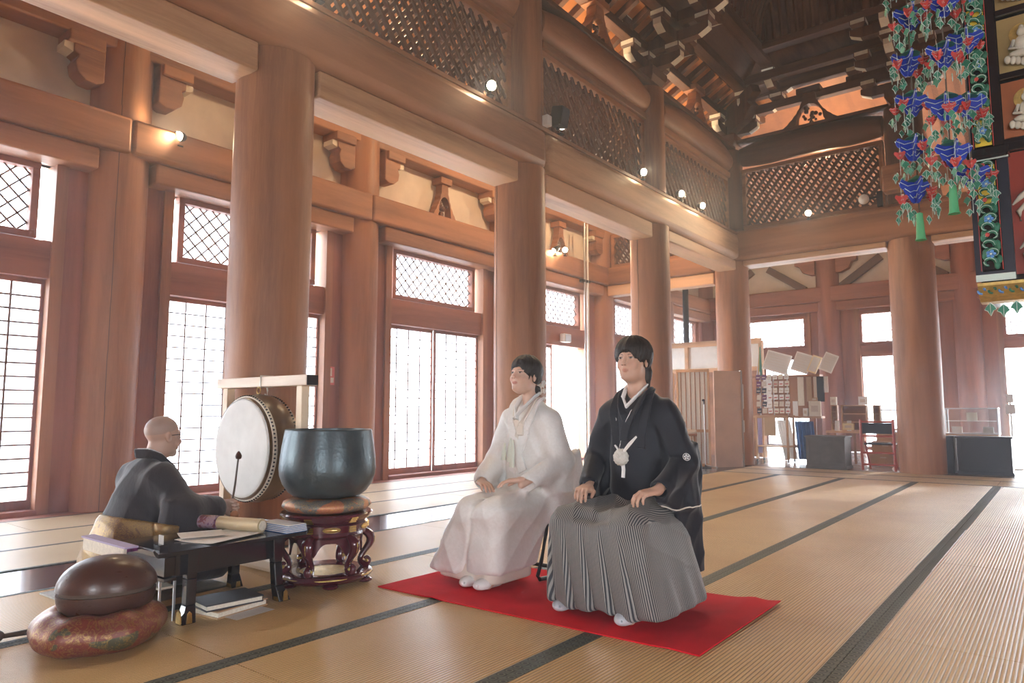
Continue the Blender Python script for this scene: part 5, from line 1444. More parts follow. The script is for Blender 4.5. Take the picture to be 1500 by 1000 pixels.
def b_robe(P):
    x, y, z = P.T
    Q = P*np.array([1, 1.25, 1])
    d = cap(Q, (0, .07, .58), (0, .07, .88), .165, .150)/1.1
    d = smin(d, cap(P, (-.120, .05, .948), (.120, .05, .948), .074), .07)
    d = smin(d, cap(P, (-.05, .06, 1.01), (.05, .06, 1.01), .058), .05)
    for s in (-1, 1):
        w = np.array(BW[s]); el = np.array([s*.250, .035, .695]); dr = w-el; L = np.hypot(dr[0], dr[1])
        d = smin(d, cap(P, (s*.14, .05, .935), tuple(el), .078, .072), .05)
        d = smin(d, cap(P, tuple(el), tuple(el+dr*.84), .072, .054), .03)
        d = smin(d, slab(P, (s*.17, .055, 0), (s*1, -.12, 0), [(-.06, .95), (.03, .95), (.12, .70), (.13, .52), (.05, .50), (-.02, .60)], .060, .04), .04)
        if s > 0: d = smin(d, slab(P, el+np.array([-.03, .05, 0]), (-.12, -1), [(-.14, .78), (.20, .64), (.19, .57), (.10, .50), (.02, .22), (-.16, .17), (-.20, .45)], .045, .035), .05)
        else: d = smin(d, slab(P, el, (dr[0], dr[1]), [(-.10, .78), (L*.86, .64), (L*.88, .55), (.10, .46), (-.10, .50)], .040, .03), .05)
    # lap and long skirt sweeping to her right
    for s in (-1, 1): d = smin(d, cap(P, (s*.09, .04, .455), (s*.085-.01, -.375, .435), .110, .088), .06)
    t_ = np.clip((.47-z)/.42, 0, 1)
    cx = -.01-.150*t_; cyy = -.175-.055*t_; hw = .175+.115*t_**.85; hd = .275-.07*t_
    q0 = np.abs(x-cx)-(hw-.09); q1 = np.abs(y-cyy)-(hd-.09)
    dd = np.sqrt(np.maximum(q0, 0)**2+np.maximum(q1, 0)**2)+np.minimum(np.maximum(q0, q1), 0)-.09
    pl = .007*t_*np.sin(x*26+z*6)+.009*np.sin(x*13-z*9+1)*t_
    zb = .085+.10*np.clip((-x-.1)/.35, 0, 1)*0+.02*np.sin(x*5)
    sk = smax((dd-pl)*.85, np.maximum(z-.46, zb-z), .03)
    d = smin(d, sk, .06)
    d = d+.008*np.exp(-((x+.03+.25*(.45-z))/.012)**2)*(y < -.2)*(z < .5)       # front overlap edge
    d = smax(d, -elli(P, (0, -.01, 1.090), (.052, .072, .062)), .010)
    d = smax(d, -elli(P, (0, -.10, 1.035), (.030, .05, .060)), .012)
    for s in (-1, 1): d = smax(d, -cap(P, np.array(BW[s])+np.array([s*.03, .03, 0]), BW[s], .034), .008)
    return d+crisp(P, .0060, ((20, 5, 8, 1.4, .8), (6, 17, -13, .3, .6)))
grid_obj('kimono', b_robe, (-.56, -.56, .0), (.42, .32, 1.14), .0062, 'white_silk', b, relax=2)
def b_under(P):
    x, y, z = P.T; cx = -.125; hw = .235; hd = .190
    q0 = np.abs(x-cx)-(hw-.09); q1 = np.abs(y+.225)-(hd-.09)
    dd = np.sqrt(np.maximum(q0, 0)**2+np.maximum(q1, 0)**2)+np.minimum(np.maximum(q0, q1), 0)-.09-.006*np.sin(x*30)
    return smax(dd, np.maximum(z-.25, .040-z), .015)
grid_obj('under_kimono', b_under, (-.42, -.50, .0), (.28, .16, .30), .0065, 'cream_lining', b, relax=1)
for x, y, a in ((-.10, -.36, 6), (.02, -.365, -2)):
    o = grid_obj('tabi_sock', tabi_fn([(x, y, a)]), (x-.12, y-.18, 0.0), (x+.12, y+.16, .2), .005, 'white_cotton', b); o.location = (0, 0, .012)
for s in (-1, 1):
    band_obj('inner_collar', [(0, .108, 1.108), (s*.046, .080, 1.108), (s*.053, .022, 1.085), (s*.034, -.055, 1.025), (-s*.012, -.102, .955)], (.55*s, 0, 1), .012, .003, 'white_cotton', b)
    band_obj('robe_collar', on_surface(b_robe, [(0, .130, 1.085), (s*.068, .088, 1.080), (s*.082, .015, 1.050), (s*.075, -.078, .955), (s*.045, -.130, .85), (-s*.00, -.140, .74), (-s*.03, -.15, .66)], .004)[0], (1*s, 0, .4), .030, .0045, 'white_silk', b)
    band_obj('middle_collar', on_surface(b_robe, [(s*.056, .085, 1.10), (s*.064, .018, 1.075), (s*.050, -.065, 1.0), (s*.010, -.115, .90), (-s*.02, -.13, .83)], .002)[0], (.8*s, 0, .6), .018, .003, 'cream_lining', b)
pk = MB(); pk.cbox((0, 0, 0), (.048, .060, .014), 0, surf_T(b_robe, (.015, -.15, .88), .006)); pk.build('brocade_pouch', M['cream_lining'], b, smooth=0, bevel=.006)
for (x, z, ln) in ((.010, .80, .10), (.028, .79, .12), (-.035, .77, .06)):
    q = MB(); q.tube([(x, -.158, z+.04), (x+.002, -.166, z-.01), (x, -.172, z-ln)], [.006, .014, .018], 10, flat=.7); q.build('tassel', M['pale_tassel'], b)
stool(BX-.005, BY+.06, 'black bent tube stool under the woman in white, one leg showing')

# ------------------------------------------------------------------ the monk
MX, MY = -4.20, 1.93
mk = empty('person', (MX, MY, .010), rz=math.pi+rad(4), label='shaven headed monk with glasses in black robe, kneeling and holding a thin mallet', cat='person')
mc, mR = (0, -.060, .842), rotm(rad(4), 0, rad(0))
MW = (-.225, -.300, .425)
mHR = rotm(rad(2), rad(75), rad(6))
def m_body(P):
    d = head(P, mc, mR)
    d = smin(d, cap(P, (0, -.025, .77), (0, .015, .66), .056, .062), .03)
    d = smin(d, cap(P, (-.13, .02, .61), (.13, .02, .61), .055), .05)
    d = smin(d, elli(P, (0, .05, .42), (.15, .12, .20)), .05)
    d = smin(d, elli(P, (0, .10, .17), (.17, .14, .12)), .05)
    d = smin(d, cap(P, (-.16, .02, .60), (-.26, -.06, .42), .045, .038), .03)
    d = smin(d, cap(P, (-.26, -.06, .42), MW, .038, .026), .015)
    d = smin(d, hand(P, MW, mHR, 1, curl=(62, 78, 50), thumb=(.45, -.7, -.5), fist=True), .012)
    d = smin(d, cap(P, (.16, .02, .60), (.25, -.05, .40), .045, .038), .03)
    d = smin(d, cap(P, (.25, -.05, .40), (.10, -.26, .27), .038, .026), .015)
    d = smin(d, hand(P, (.10, -.26, .27), rotm(rad(10), 0, rad(-30)), -1), .012)
    for s in (-1, 1):
        d = smin(d, cap(P, (s*.09, .10, .16), (s*.17, -.30, .11), .08, .065), .04)
        d = smin(d, cap(P, (s*.17, -.28, .07), (s*.09, .14, .06), .055, .045), .03)
    return d
grid_obj('body', m_body, (-.34, -.46, .0), (.34, .30, 1.0), .0040, 'skin', mk, SK((.52, .34, .26), mc, mR, shaved=True, lips=(.40, .2, .16), brow=(.12, .10, .09)))
def m_robe(P):
    x, y, z = P.T
    d = cap(P*np.array([1, 1.1, 1]), (0, .05, .50), (0, .115, .22), .165, .235)
    d = smin(d, cap(P, (-.13, .02, .60), (.13, .02, .60), .078), .09)
    d = smin(d, rbox(P, (0, -.06, .115), (.30, .33, .105), .09), .10)
    w = np.array(MW); el = np.array([-.275, -.05, .43]); dr = w-el
    d = smin(d, cap(P, (-.15, .02, .60), tuple(el), .085, .095), .07)
    d = smin(d, cap(P, tuple(el), tuple(el+dr*.86), .092, .062), .05)
    d = smin(d, slab(P, el, (dr[0], dr[1]), [(-.13, .50), (.22, .47), (.22, .36), (.12, .26), (-.10, .22), (-.16, .35)], .045, .035), .06)
    d = smin(d, cap(P, (.15, .02, .60), (.27, -.05, .40), .085, .10), .07)
    d = smin(d, cap(P, (.27, -.05, .40), (.12, -.24, .28), .10, .07), .05)
    d = smin(d, cap(P, (-.04, .045, .665), (.04, .045, .665), .060), .05)
    d = smax(d, -elli(P, (0, -.035, .745), (.058, .080, .045)), .010)
    d = smax(d, -elli(P, (0, -.10, .68), (.03, .05, .05)), .010)
    d = smax(d, -cap(P, w+np.array([0, .03, 0]), w, .036), .01); d = smax(d, .004-z, .01)
    return d+crisp(P, .0075, ((18, 7, 6, 2.0, .9), (5, 15, -12, .3, .6)))
grid_obj('black_robe', m_robe, (-.46, -.50, .0), (.46, .42, .80), .0070, 'monk_robe', mk, relax=2)
def m_kesa(P):
    x, y, z = P.T
    d = m_robe(P)-.012
    reg = np.maximum(np.maximum(.02-y, z-.36-.25*np.clip(y, 0, 1)), -.4-x)
    return smax(smax(d, -(d+.018), .004), reg, .01)
grid_obj('gold_kesa', m_kesa, (-.48, -.05, .0), (.48, .46, .62), .0075, 'gold_kesa', mk, relax=1)
band_obj('robe_collar', [(0, .098, .748), (.058, .062, .748), (.068, .0, .722), (.052, -.09, .650), (-.01, -.13, .56)], (.4, 0, 1), .024, .005, 'monk_robe', mk)
band_obj('robe_collar', [(0, .098, .748), (-.058, .062, .748), (-.068, .0, .722), (-.052, -.09, .650), (.01, -.13, .56)], (-.4, 0, 1), .024, .005, 'monk_robe', mk)
band_obj('white_inner_collar', [(0, .088, .762), (-.05, .052, .762), (-.059, -.005, .738), (-.043, -.08, .672)], (-.4, 0, 1), .014, .004, 'white_cotton', mk)
gl_ = MB(); z0 = .845
for s in (-1, 1):
    gl_.tube([(s*.033+.021*math.cos(t), -.147, z0+.003+.015*math.sin(t)) for t in [i*math.pi/8 for i in range(17)]], .0022, 6)
    gl_.tube([(s*.054, -.146, z0+.008), (s*.074, -.112, z0+.008), (s*.081, -.052, z0+.004), (s*.080, -.035, z0-.008)], .0024, 6)
gl_.tube([(-.012, -.149, z0+.008), (.012, -.149, z0+.008)], .002, 6); gl_.build('eyeglasses', M['black_metal'], mk)
# the thin mallet in his right hand, a thing of its own
Rm = RZ(math.pi+rad(4)); hp = Rm @ Vector((-.215, -.372, .41)); hp = Vector((MX+hp.x, MY+hp.y, .40))
ml = empty('drum_stick', tuple(hp), label='thin dark drum mallet with a small padded tip held upright by the monk', cat='mallet')
MB().tube([(0, 0, -.05), (.0, .03, .16), (-.01, .05, .315)], [.0065, .006, .005], 10).build('stick', M['rope_dark'], ml)
MB().lathe([(.003, -.022), (.016, -.016), (.020, 0), (.014, .016), (.004, .030)], c=(-.012, .052, .325), n=16).build('padded_tip', M['mokugyo_wood'], ml)
plain('leaf_green', (.025, .20, .12), .45); plain('tassel_green', (.08, .36, .16), .6); plain('chair_violet', (.06, .03, .10), .7)
plain('blue_bright', (.10, .28, .62), .45)
# ================================================================== FAR END: screens, stalls, chests
def standing_panel(name, p0, p1, h, th, label, cat, kind):
    p0, p1 = Vector(p0), Vector(p1); d = p1-p0; L = d.length; a = math.atan2(d.y, d.x)
    r = empty(name, (p0.x, p0.y, -.004), a, label=label, cat=cat)
    if kind == 'board':
        MB().box(0, L, -th/2, th/2, .0, h).build('panel', M['wood_board'], r, smooth=0)
        MB().box(L+.001, L+.03, -th/2-.01, th/2+.01, 0, h+.01).build('metal_edge', M['grey_metal'], r, smooth=0)
        MB().box(L-.004+.034, L+.045, -.03, .03, .62, .84).box(L+.03, L+.045, -.03, .03, 1.05, 1.5).build('hinge', M['white_paint'], r, smooth=0)
    else:
        f = MB()
        for q in ((0, .035, 0, h), (L-.035, L, 0, h)): f.box(q[0], q[1], -th/2, th/2, q[2], q[3])
        for z in (0, .62, h-.05): f.box(.035, L-.035, -th/2, th/2, z+.0, z+.05)
        f.build('frame', M['wood_pale_z'], r, smooth=0)
        g = MB(); n = 7
        for k in range(1, n): g.box(L*k/n-.007, L*k/n+.007, -.008, .006, .05, h-.05)
        g.build('slats', M['wood_z'], r, smooth=0); MB().box(.035, L-.035, .007, .010, .05, h-.05).build('paper', M['screen_paper'], r, smooth=0)
    return r
plain('wood_board', (.66, .45, .34), .5, nscale=3, namp=.1); plain('screen_paper', (.66, .64, .60), .8)
standing_panel('folding_screen_panel', (-6.35, 11.98), (-5.74, 12.20), 1.72, .03, 'slatted paper screen panel half hidden behind the man and the pillar', 'screen', 'slat')
standing_panel('folding_screen_panel', (-5.70, 12.20), (-5.12, 12.36), 1.78, .03, 'slatted paper screen panel directly behind the wooden stool', 'screen', 'slat')
standing_panel('panel_board', (-4.99, 12.24), (-4.66, 12.68), 1.74, .03, 'plain pale wooden board standing against the corner pillar', 'board', 'board')
def wood_stool(x, y, label):
    r = empty('wooden_stool', (x, y, -.004), .4, label=label, cat='stool')
    for sx in (-1, 1):
        for sy in (-1, 1): MB().tube([(sx*.15, sy*.13, 0), (sx*.12, sy*.10, .56)], .018, 8).build('leg', M['wood_z'], r)
    MB().box(-.15, .15, -.012, .012, .22, .25).box(-.13, .13, -.12, -.10, .34, .37).box(-.13, .13, .10, .12, .34, .37).build('rung', M['wood_x'], r, smooth=0)
    MB().box(-.17, .17, -.15, .15, .56, .60).build('seat', M['wood_x'], r, smooth=0, bevel=.01)
    MB().box(-.16, .16, -.14, .14, .601, .67).build('cushion', M['leather'], r, smooth=0, bevel=.025)
    return r
wood_stool(-5.42, 12.02, 'wooden stool with a pale cushion before the paper screens')
r = empty('microphone_stand', (-5.08, 12.0, -.004), label='chrome microphone stand with black base beside the panel board', cat='microphone stand')
MB().cyl((0, 0, .02), (0, 0, 1.16), .010).build('pole', M['grey_metal'], r); MB().lathe([(.01, 0), (.10, 0), (.10, .012), (.02, .03), (.01, .06)], n=20).build('base', M['black_metal'], r)
MB().tube([(0, 0, .05), (.20, .05, .012)], .012).build('foot_bar', M['grey_metal'], r); MB().ell((.0, -.02, 1.20), (.022, .05, .022)).cyl((0, 0, 1.13), (0, 0, 1.19), .014).build('microphone', M['black_metal'], r)
# partition with white panels
r = empty('wooden_partition', (-6.6, 15.5, 0), label='wooden partition with white upper panels behind the paper screens', cat='partition')
f = MB()
for x in (-1.2, -.35, .95, 1.4): f.box(x-.04, x+.04, -.05, .05, 0, 2.56)
f.box(-1.2, 1.4, -.055, .055, 2.50, 2.62); f.box(-1.16, 1.36, -.05, .05, 1.90, 1.99)
f.build('frame', M['wood_pale_x'], r, smooth=0); MB().box(-1.16, 1.36, .0, .02, 1.99, 2.50).build('white_panel', M['white_card'], r, smooth=0)
MB().box(-1.16, 1.36, .0, .02, 0, 1.90).build('lower_board', M['wood_x'], r, smooth=0)
r = MB().cyl((0, 0, 0), (0, 0, 1.6), .07, n=14).build('black_duct', M['black_metal']); r.location = (-6.93, 15.45, 2.622); tag(r, 'black upright duct rising above the partition with white panels', 'duct')
MB_ = MB
def chest(name, x0, x1, y0, y1, h, mat, label):
    r = empty(name, ((x0+x1)/2, (y0+y1)/2, 0), label=label, cat='chest'); w, d = (x1-x0)/2, (y1-y0)/2
    MB().box(-w, w, -d, d, .05, h-.03).build('body', M[mat], r, smooth=0, bevel=.004)
    MB().box(-w-.02, w+.02, -d-.02, d+.02, h-.03, h).build('lid', M[mat], r, smooth=0, bevel=.006)
    MB().box(-w-.015, w+.015, -d-.015, d+.015, 0, .05).build('plinth', M[mat], r, smooth=0, bevel=.004)
    f = MB()
    for a, b, c_, d_ in ((-w, -w+.05, .05, h-.03), (w-.05, w, .05, h-.03), (-w+.05, w-.05, .05, .10), (-w+.05, w-.05, h-.09, h-.03)): f.box(a, b, -d-.010, -d-.0005, c_, d_)
    f.build('front_frame', M[mat], r, smooth=0)
    return r
chest('wooden_chest', -3.66, -3.02, 13.10, 13.55, .57, 'chest_wood', 'dark brown panelled chest near the corner pillar side of the red frame chair')
chest('wooden_chest', -1.40, -.68, 13.35, 13.8, .60, 'navy_lacquer', 'navy black chest beside the thick far pillar')
o = MB().box(-.05, .05, -.25, .25, 0, .60).build('leaning_board', M['black_metal'], smooth=0); o.location = (-1.50, 13.62, 0); tag(o, 'thin dark board between the thick pillar and the navy chest', 'board')
# red framed folding chair
r = empty('red_frame_chair', (-2.52, 13.2, 0), label='red framed folding chair with black backrest facing away, between the chests', cat='chair')
for s in (-1, 1):
    MB().tube([(s*.25, 0, .0), (s*.25, -.03, .86)], .022, 8).build('rear_leg', M['red_frame'], r)
    MB().tube([(s*.21, .42, .0), (s*.21, .05, .48)], .018, 8).build('front_leg', M['red_frame'], r)
    MB().ell((s*.22, .08, .035), (.04, .04, .035), 10, 6).build('white_castor', M['white_paint'], r)
    MB().box(s*.25-.02, s*.25+.02, .0, .40, .64, .67).build('armrest', M['black_lacquer'], r, smooth=0)
for z in (.82, .58, .30, .10): MB().cyl((-.25, -.02, z), (.25, -.02, z), .018, n=8).build('crossbar', M['red_frame'], r)
MB().box(-.23, .23, -.035, -.005, .62, .80).build('backrest', M['dark_cloth'], r, smooth=0, bevel=.008); MB().box(-.22, .22, .02, .42, .43, .46).build('seat', M['dark_cloth'], r, smooth=0, bevel=.008)
# cardboard cartons
for k, (x, y, z, w, h) in enumerate(((-2.66, 14.5, 0, .52, .24), (-2.62, 14.52, .241, .46, .20), (-2.02, 14.6, 0, .25, .30))):
    r = empty('cardboard_box', (x, y, z), label=('wide cardboard box on the floor behind the red frame chair', 'cardboard box on top of the wide one behind the red frame chair', 'narrow cardboard box beside the pair behind the red frame chair')[k], cat='box')
    MB().box(-w/2, w/2, -.16, .16, 0, h).build('carton', M['cardboard'], r, smooth=0); MB().box(-w/2-.001, w/2+.001, -.03, .03, h, h+.002).box(-.05, .05, -.162, -.16, h*.6, h*.7).build('tape', M['leather'], r, smooth=0)
# omikuji rack
r = empty('fortune_slip_rack', (-4.56, 14.25, 0), label='wooden charm rack on castors with rows of paper packets beside the corner pillar', cat='rack')
for sx in (-1, 1):
    for sy in (-1, 1):
        MB().box(sx*.30-.018, sx*.30+.018, sy*.20-.018, sy*.20+.018, .06, .88).build('leg', M['wood_pale_z'], r, smooth=0)
        MB().cyl((sx*.30-.012, sy*.20, .03), (sx*.30+.012, sy*.20, .03), .03, n=12).build('castor', M['black_metal'], r)
MB().box(-.33, .33, -.22, .22, .88, .92).build('table_top', M['wood_pale_x'], r, smooth=0); MB().box(-.32, .32, -.21, .21, .30, .32).build('lower_shelf', M['wood_pale_x'], r, smooth=0)
for s in (-1, 0, 1): MB().box(s*.27-.01, s*.27+.01, -.01, .01, .92, 1.80).build('upright', M['grey_metal'], r, smooth=0)
rr = random.Random(8)
cl = ['white_card', 'paper_edge', 'purple_cloth', 'cardboard', 'blue_cloth', 'red_paint', 'leather']
lab_col = {'white_card': 'white', 'paper_edge': 'cream', 'purple_cloth': 'purple', 'cardboard': 'brown', 'blue_cloth': 'blue', 'red_paint': 'red', 'leather': 'beige', 'dark_cloth': 'dark', 'pale_yellow_card': 'yellow'}
for i in range(6):
    for j in range(6):
        z = .96+.135*i; x = -.28+.112*j; c = rr.choice(('purple_cloth', 'dark_cloth', 'purple_cloth', 'leather')) if j < 2 else rr.choice(('white_card', 'paper_edge', 'leather', 'white_card'))
        o = MB().box(-.042, .042, -.008, .008, 0, .10).box(-.03, .03, -.0095, -.008, .03, .05, 1).build('charm_packet', [M[c], M['red_paint' if (i % 2 == 0 and j > 1) else 'leather']], smooth=0)
        o.location = (-4.56+x, 14.19-.02*(i % 2), z); o.rotation_euler = (rad(-12), rad(rr.uniform(-5, 5)), 0)
        tag(o, '%s charm packet, row %s from the bottom, column %s of the rack by the pillar' % (lab_col[c], ('one', 'two', 'three', 'four', 'five', 'six')[i], ('one', 'two', 'three', 'four', 'five', 'six')[j]), 'packet', 'charm packets on the rack')
o = MB().box(-.11, .11, -.01, .01, 0, .36).build('hanging_paper_bag', M['cardboard'], smooth=0); o.location = (-4.60, 14.07, .518); tag(o, 'brown paper bag hanging from the charm rack', 'bag')
# poster boards on a high shelf
r = empty('poster_shelf', (-4.5, 14.85, 0), label='tall wooden stall frame carrying the tilted poster boards', cat='shelf')
for x in (-.62, -.05, .55): MB().box(x-.02, x+.02, -.02, .02, 0, 1.70).build('post', M['wood_z'], r, smooth=0)
MB().box(-.66, .70, -.12, .12, 1.70, 1.74).build('shelf_board', M['wood_x'], r, smooth=0); MB().box(-.66, .70, -.14, .14, .86, .90).build('counter_board', M['wood_pale_x'], r, smooth=0)
MB().box(-.6, .65, .05, .06, .9, 1.7).build('back_panel', M['wood_z'], r, smooth=0)
for k, (x, w, h, tl, l) in enumerate(((-4.72, .50, .42, 18, 'widest white poster board leaning on the stall shelf'), (-4.22, .34, .40, 20, 'second white poster board leaning on the stall shelf'), (-3.98, .18, .36, 22, 'narrow cream poster board on the stall shelf'), (-3.72, .26, .38, 24, 'last grey white poster board leaning at the end of the stall shelf'))):
    rr_ = empty('poster_board', (x, 14.80, 1.745+w/2*math.sin(rad(tl))), label=l, cat='poster'); rr_.rotation_euler = (rad(-10), rad(tl), rad(6))
    MB().box(-w/2, w/2, -.012, .012, 0, h).build('board', M['white_card' if k != 2 else 'pale_yellow_card'], rr_, smooth=0)
    MB().box(-w/2+.02, w/2-.02, -.0135, -.012, .03, h-.03).build('printed_sheet', M['screen_paper'], rr_, smooth=0)
    tx = MB()
    for q in range(5): tx.box(-w/2+.05, w/2-.07-.02*(q % 3), -.0145, -.0135, h-.08-q*.055, h-.074-q*.055)
    tx.build('text_lines', M['leather'], rr_, smooth=0)
o = MB()
for k, m_ in enumerate((0, 1, 2, 3)): o.prism([(-.02-.02*k, 0), (.05-.02*k, 0), (.03-.012*k, .62-.07*k), (.01-.012*k, .62-.07*k)], 'y', -.005+.007*k, .001+.007*k, m_)
o = o.build('colour_banner', [M['green_paint'], M['yellow_paint'], M['purple_cloth'], M['white_card']], smooth=0); o.location = (-5.00, 14.78, 1.741); tag(o, 'small green, yellow and purple banner beside the corner pillar', 'banner')
MB_c = bpy.data.objects.new('x', None); bpy.data.objects.remove(MB_c)
# cloths and items on the stall
for k, (x, y, z, w, h, c, l) in enumerate(((-4.85, 14.62, 1.02, .16, .62, 'white_card', 'long white paper strip hanging at the stall end by the pillar'), (-4.18, 14.62, 1.00, .12, .58, 'paper_edge', 'cream hanging strip in the middle of the stall'),
        (-4.02, 14.62, 1.08, .10, .50, 'cardboard', 'brown hanging strip in the middle of the stall'), (-3.90, 14.62, 1.15, .06, .45, 'leather', 'thin beige hanging strip on the stall'), (-3.80, 14.60, .95, .14, .50, 'dark_cloth', 'dark blue hanging cloth under the last poster'),
        (-4.30, 14.60, .93, .10, .30, 'white_card', 'small white strip leaning on the stall counter'), (-3.70, 14.55, 1.25, .09, .32, 'white_card', 'white tag hanging at the far end of the stall'))):
    o = MB().box(-w/2, w/2, -.005, .005, 0, h).build('hanging_strip', M[c], smooth=0); o.location = (x, 14.76, .905 if k == 5 else 1.692-h); tag(o, l, 'strip', 'strips hung on the stall')
# cloth skirt (folded) and white sheet
def drape(name, x0, x1, y, z0, z1, mat, label, tilt=0.0, amp=.02, n=24):
    mb = MB()
    for k in range(n):
        u0, u1 = k/n, (k+1)/n; xa, xb = x0+(x1-x0)*u0, x0+(x1-x0)*u1; a0, a1 = amp*math.sin(u0*30), amp*math.sin(u1*30)
        mb.add([(xa+tilt, a0-.02, z0), (xb+tilt, a1-.02, z0), (xb, a1*.6, z1), (xa, a0*.6, z1), (xa+tilt, a0-.012, z0), (xb+tilt, a1-.012, z0), (xb, a1*.6+.008, z1), (xa, a0*.6+.008, z1)], [(0, 1, 2, 3), (7, 6, 5, 4), (1, 0, 4, 5), (3, 2, 6, 7)])
    o = mb.build(name, M[mat], smooth=60); o.location = (0, y, 0); return tag(o, label, 'cloth')
drape('blue_cloth', -4.28, -3.92, 14.60, .05, .80, 'blue_cloth', 'blue pleated cloth hanging from the stall counter', .06)
drape('white_cloth', -4.62, -4.36, 14.55, .05, .82, 'white_card', 'white sheet slanting down under the stall counter', .14, .004)
drape('purple_cloth_strip', -5.02, -4.90, 14.54, .15, .86, 'lavender_cloth', 'pale purple cloth hanging under the charm rack by the pillar', .0, .012)
# display table with small items
r = empty('display_table', (-3.35, 14.95, 0), label='wooden display table behind the brown chest', cat='table')
MB().box(-.36, 1.05, -.30, .30, .58, .62).build('table_top', M['wood_pale_x'], r, smooth=0)
for x in (-.32, .15, 1.0):
    for y in (-.26, .26): MB().box(x-.02, x+.02, y-.02, y+.02, 0, .58).build('leg', M['wood_z'], r, smooth=0)
def cubby(x, y, z, w, h, label, rows=2):
    r = empty('display_rack', (x, y, z), label=label, cat='rack')
    f = MB()
    for k in range(rows+1): f.box(-w/2, w/2, -.06, .06, k*(h-.02)/rows, k*(h-.02)/rows+.02)
    f.box(-w/2, -w/2+.02, -.06, .06, .02, h-.02); f.box(w/2-.02, w/2, -.06, .06, .02, h-.02)
    f.build('shelf_frame', M['wood_pale_x'], r, smooth=0); MB().box(-w/2+.02, w/2-.02, .05, .058, .02, h-.02).build('back', M['wood_x'], r, smooth=0)
    return r
cubby(-3.22, 14.86, .62, .46, .50, 'open wooden display rack behind the brown chest', 3)
cubby(-3.58, 14.86, .62, .12, .50, 'narrow open wooden rack beside the display rack', 4)
cubby(-2.82, 14.86, .62, .12, .50, 'slim open rack next to the shoji light', 3)
it = [(-3.92, .902, .22, .30, 'paper_edge', 'large cream display board'), (-3.92, 1.203, .12, .07, 'cardboard', 'small brown box atop the cream display board'), (-3.58, 1.122, .11, .16, 'paper_edge', 'pale picture card on the narrow rack'), (-3.05, 1.122, .15, .16, 'white_card', 'white patterned cup box on the display rack'),
      (-3.30, .64, .20, .13, 'pale_yellow_card', 'yellow box in the display rack'), (-3.60, .50, .0, .0, 'white_card', ''), (-4.1, .902, .09, .16, 'white_card', 'small white box beside the cream display board'), (-2.72, .62, .18, .10, 'dark_cloth', 'dark tray heap at the table end'), (-2.44, .62, .16, .06, 'white_card', 'white stacked papers at the table end')]
for k, (x, z, w, h, c, l) in enumerate(it):
    if not h: continue
    o = MB().box(-w/2, w/2, -.04, .04, 0, h).box(-w*.3, w*.3, -.042, -.04, h*.3, h*.7, 1).build('display_box', [M[c], M['leather']], smooth=0, bevel=.004); o.location = (x, 14.76 if k in (0, 1, 6) else 14.82-.13*(k == 4)-.1*(k > 5), z+.001); tag(o, l + (' behind the brown chest' if len(l) < 40 else ''), 'box')
# row of small notice cards in front
for k, (x, l) in enumerate(((-3.52, 'small white price card on the table edge by the narrow rack'), (-3.30, 'small white price card before the display rack'))):
    o = MB().box(-.04, .04, -.003, .003, 0, .20).build('price_card', M['white_card'], smooth=0); o.location = (x, 14.72, .621); o.rotation_euler = (rad(-10), 0, 0); tag(o, l, 'card')
# glass showcases
def showcase(x0, x1, y0, y1, zb, zt, label, shelves=1):
    r = empty('glass_showcase', ((x0+x1)/2, (y0+y1)/2, 0), label=label, cat='showcase'); w, d = (x1-x0)/2, (y1-y0)/2
    MB().box(-w, w, -d, d, 0, zb).build('base_cabinet', M['wood_pale_x'], r, smooth=0)
    f = MB(); q = .012
    for sx in (-1, 1):
        for sy in (-1, 1): f.box(sx*w-q, sx*w+q, sy*d-q, sy*d+q, zb, zt)
    for z in (zb, zt):
        for sy in (-1, 1): f.box(-w, w, sy*d-q, sy*d+q, z-q, z+q)
        for sx in (-1, 1): f.box(sx*w-q, sx*w+q, -d, d, z-q, z+q)
    f.build('metal_frame', M['grey_metal'], r, smooth=0)
    g = MB(); g.box(-w, w, -d-.002, -d+.002, zb, zt).box(-w, w, -d, d, zt-.002, zt+.002).box(-w-.002, -w+.002, -d, d, zb, zt).box(w-.002, w+.002, -d, d, zb, zt); g.build('glass', M['clear_glass'], r, smooth=0)
    MB().box(-w+.01, w-.01, -d+.03, d-.01, (zb+zt)/2-.004, (zb+zt)/2+.004).build('glass_shelf', M['white_card'], r, smooth=0)
    for k in range(3):
        o = MB().box(-.08, .08, -.02, .02, 0, .11+.04*(k % 2)).build('display_box', M[('white_card', 'paper_edge', 'screen_paper')[k]], smooth=0); o.location = ((x0+x1)/2-w*.6+k*w*.6, (y0+y1)/2, zb+.012 if k != 1 else (zb+zt)/2+.005); tag(o, '%s box inside the %s' % (('white', 'cream', 'grey white')[k], label), 'box')
    return r
showcase(-1.72, -.93, 14.9, 15.3, .60, 1.05, 'glass showcase behind the navy chest')
showcase(-3.0, -2.05, 15.6, 16.0, .62, 1.02, 'glass showcase behind the red frame chair')
r = empty('sign_stand', (-.74, 15.0, 0), label='slim white sign stand in the bright doorway beside the showcase', cat='sign')
MB().cyl((0, 0, 0), (0, 0, 1.25), .014).lathe([(.14, 0), (.14, .015), (.02, .03)], n=16).build('pole', M['white_paint'], r); MB().box(-.07, .07, -.02, -.01, .95, 1.12).box(-.05, .05, -.02, -.01, 1.15, 1.3).build('sign_plate', M['white_paint'], r, smooth=0)
r = empty('office_chair', (-.28, 13.6, 0), label='dark purple swivel chair in the bright doorway', cat='chair')
MB().box(-.24, .24, .16, .22, .48, .98).build('backrest', M['chair_violet'], r, smooth=0, bevel=.03); MB().box(-.24, .24, -.22, .22, .40, .47).build('seat', M['chair_violet'], r, smooth=0, bevel=.03); MB().cyl((0, 0, .05), (0, 0, .40), .025).build('post', M['black_metal'], r)
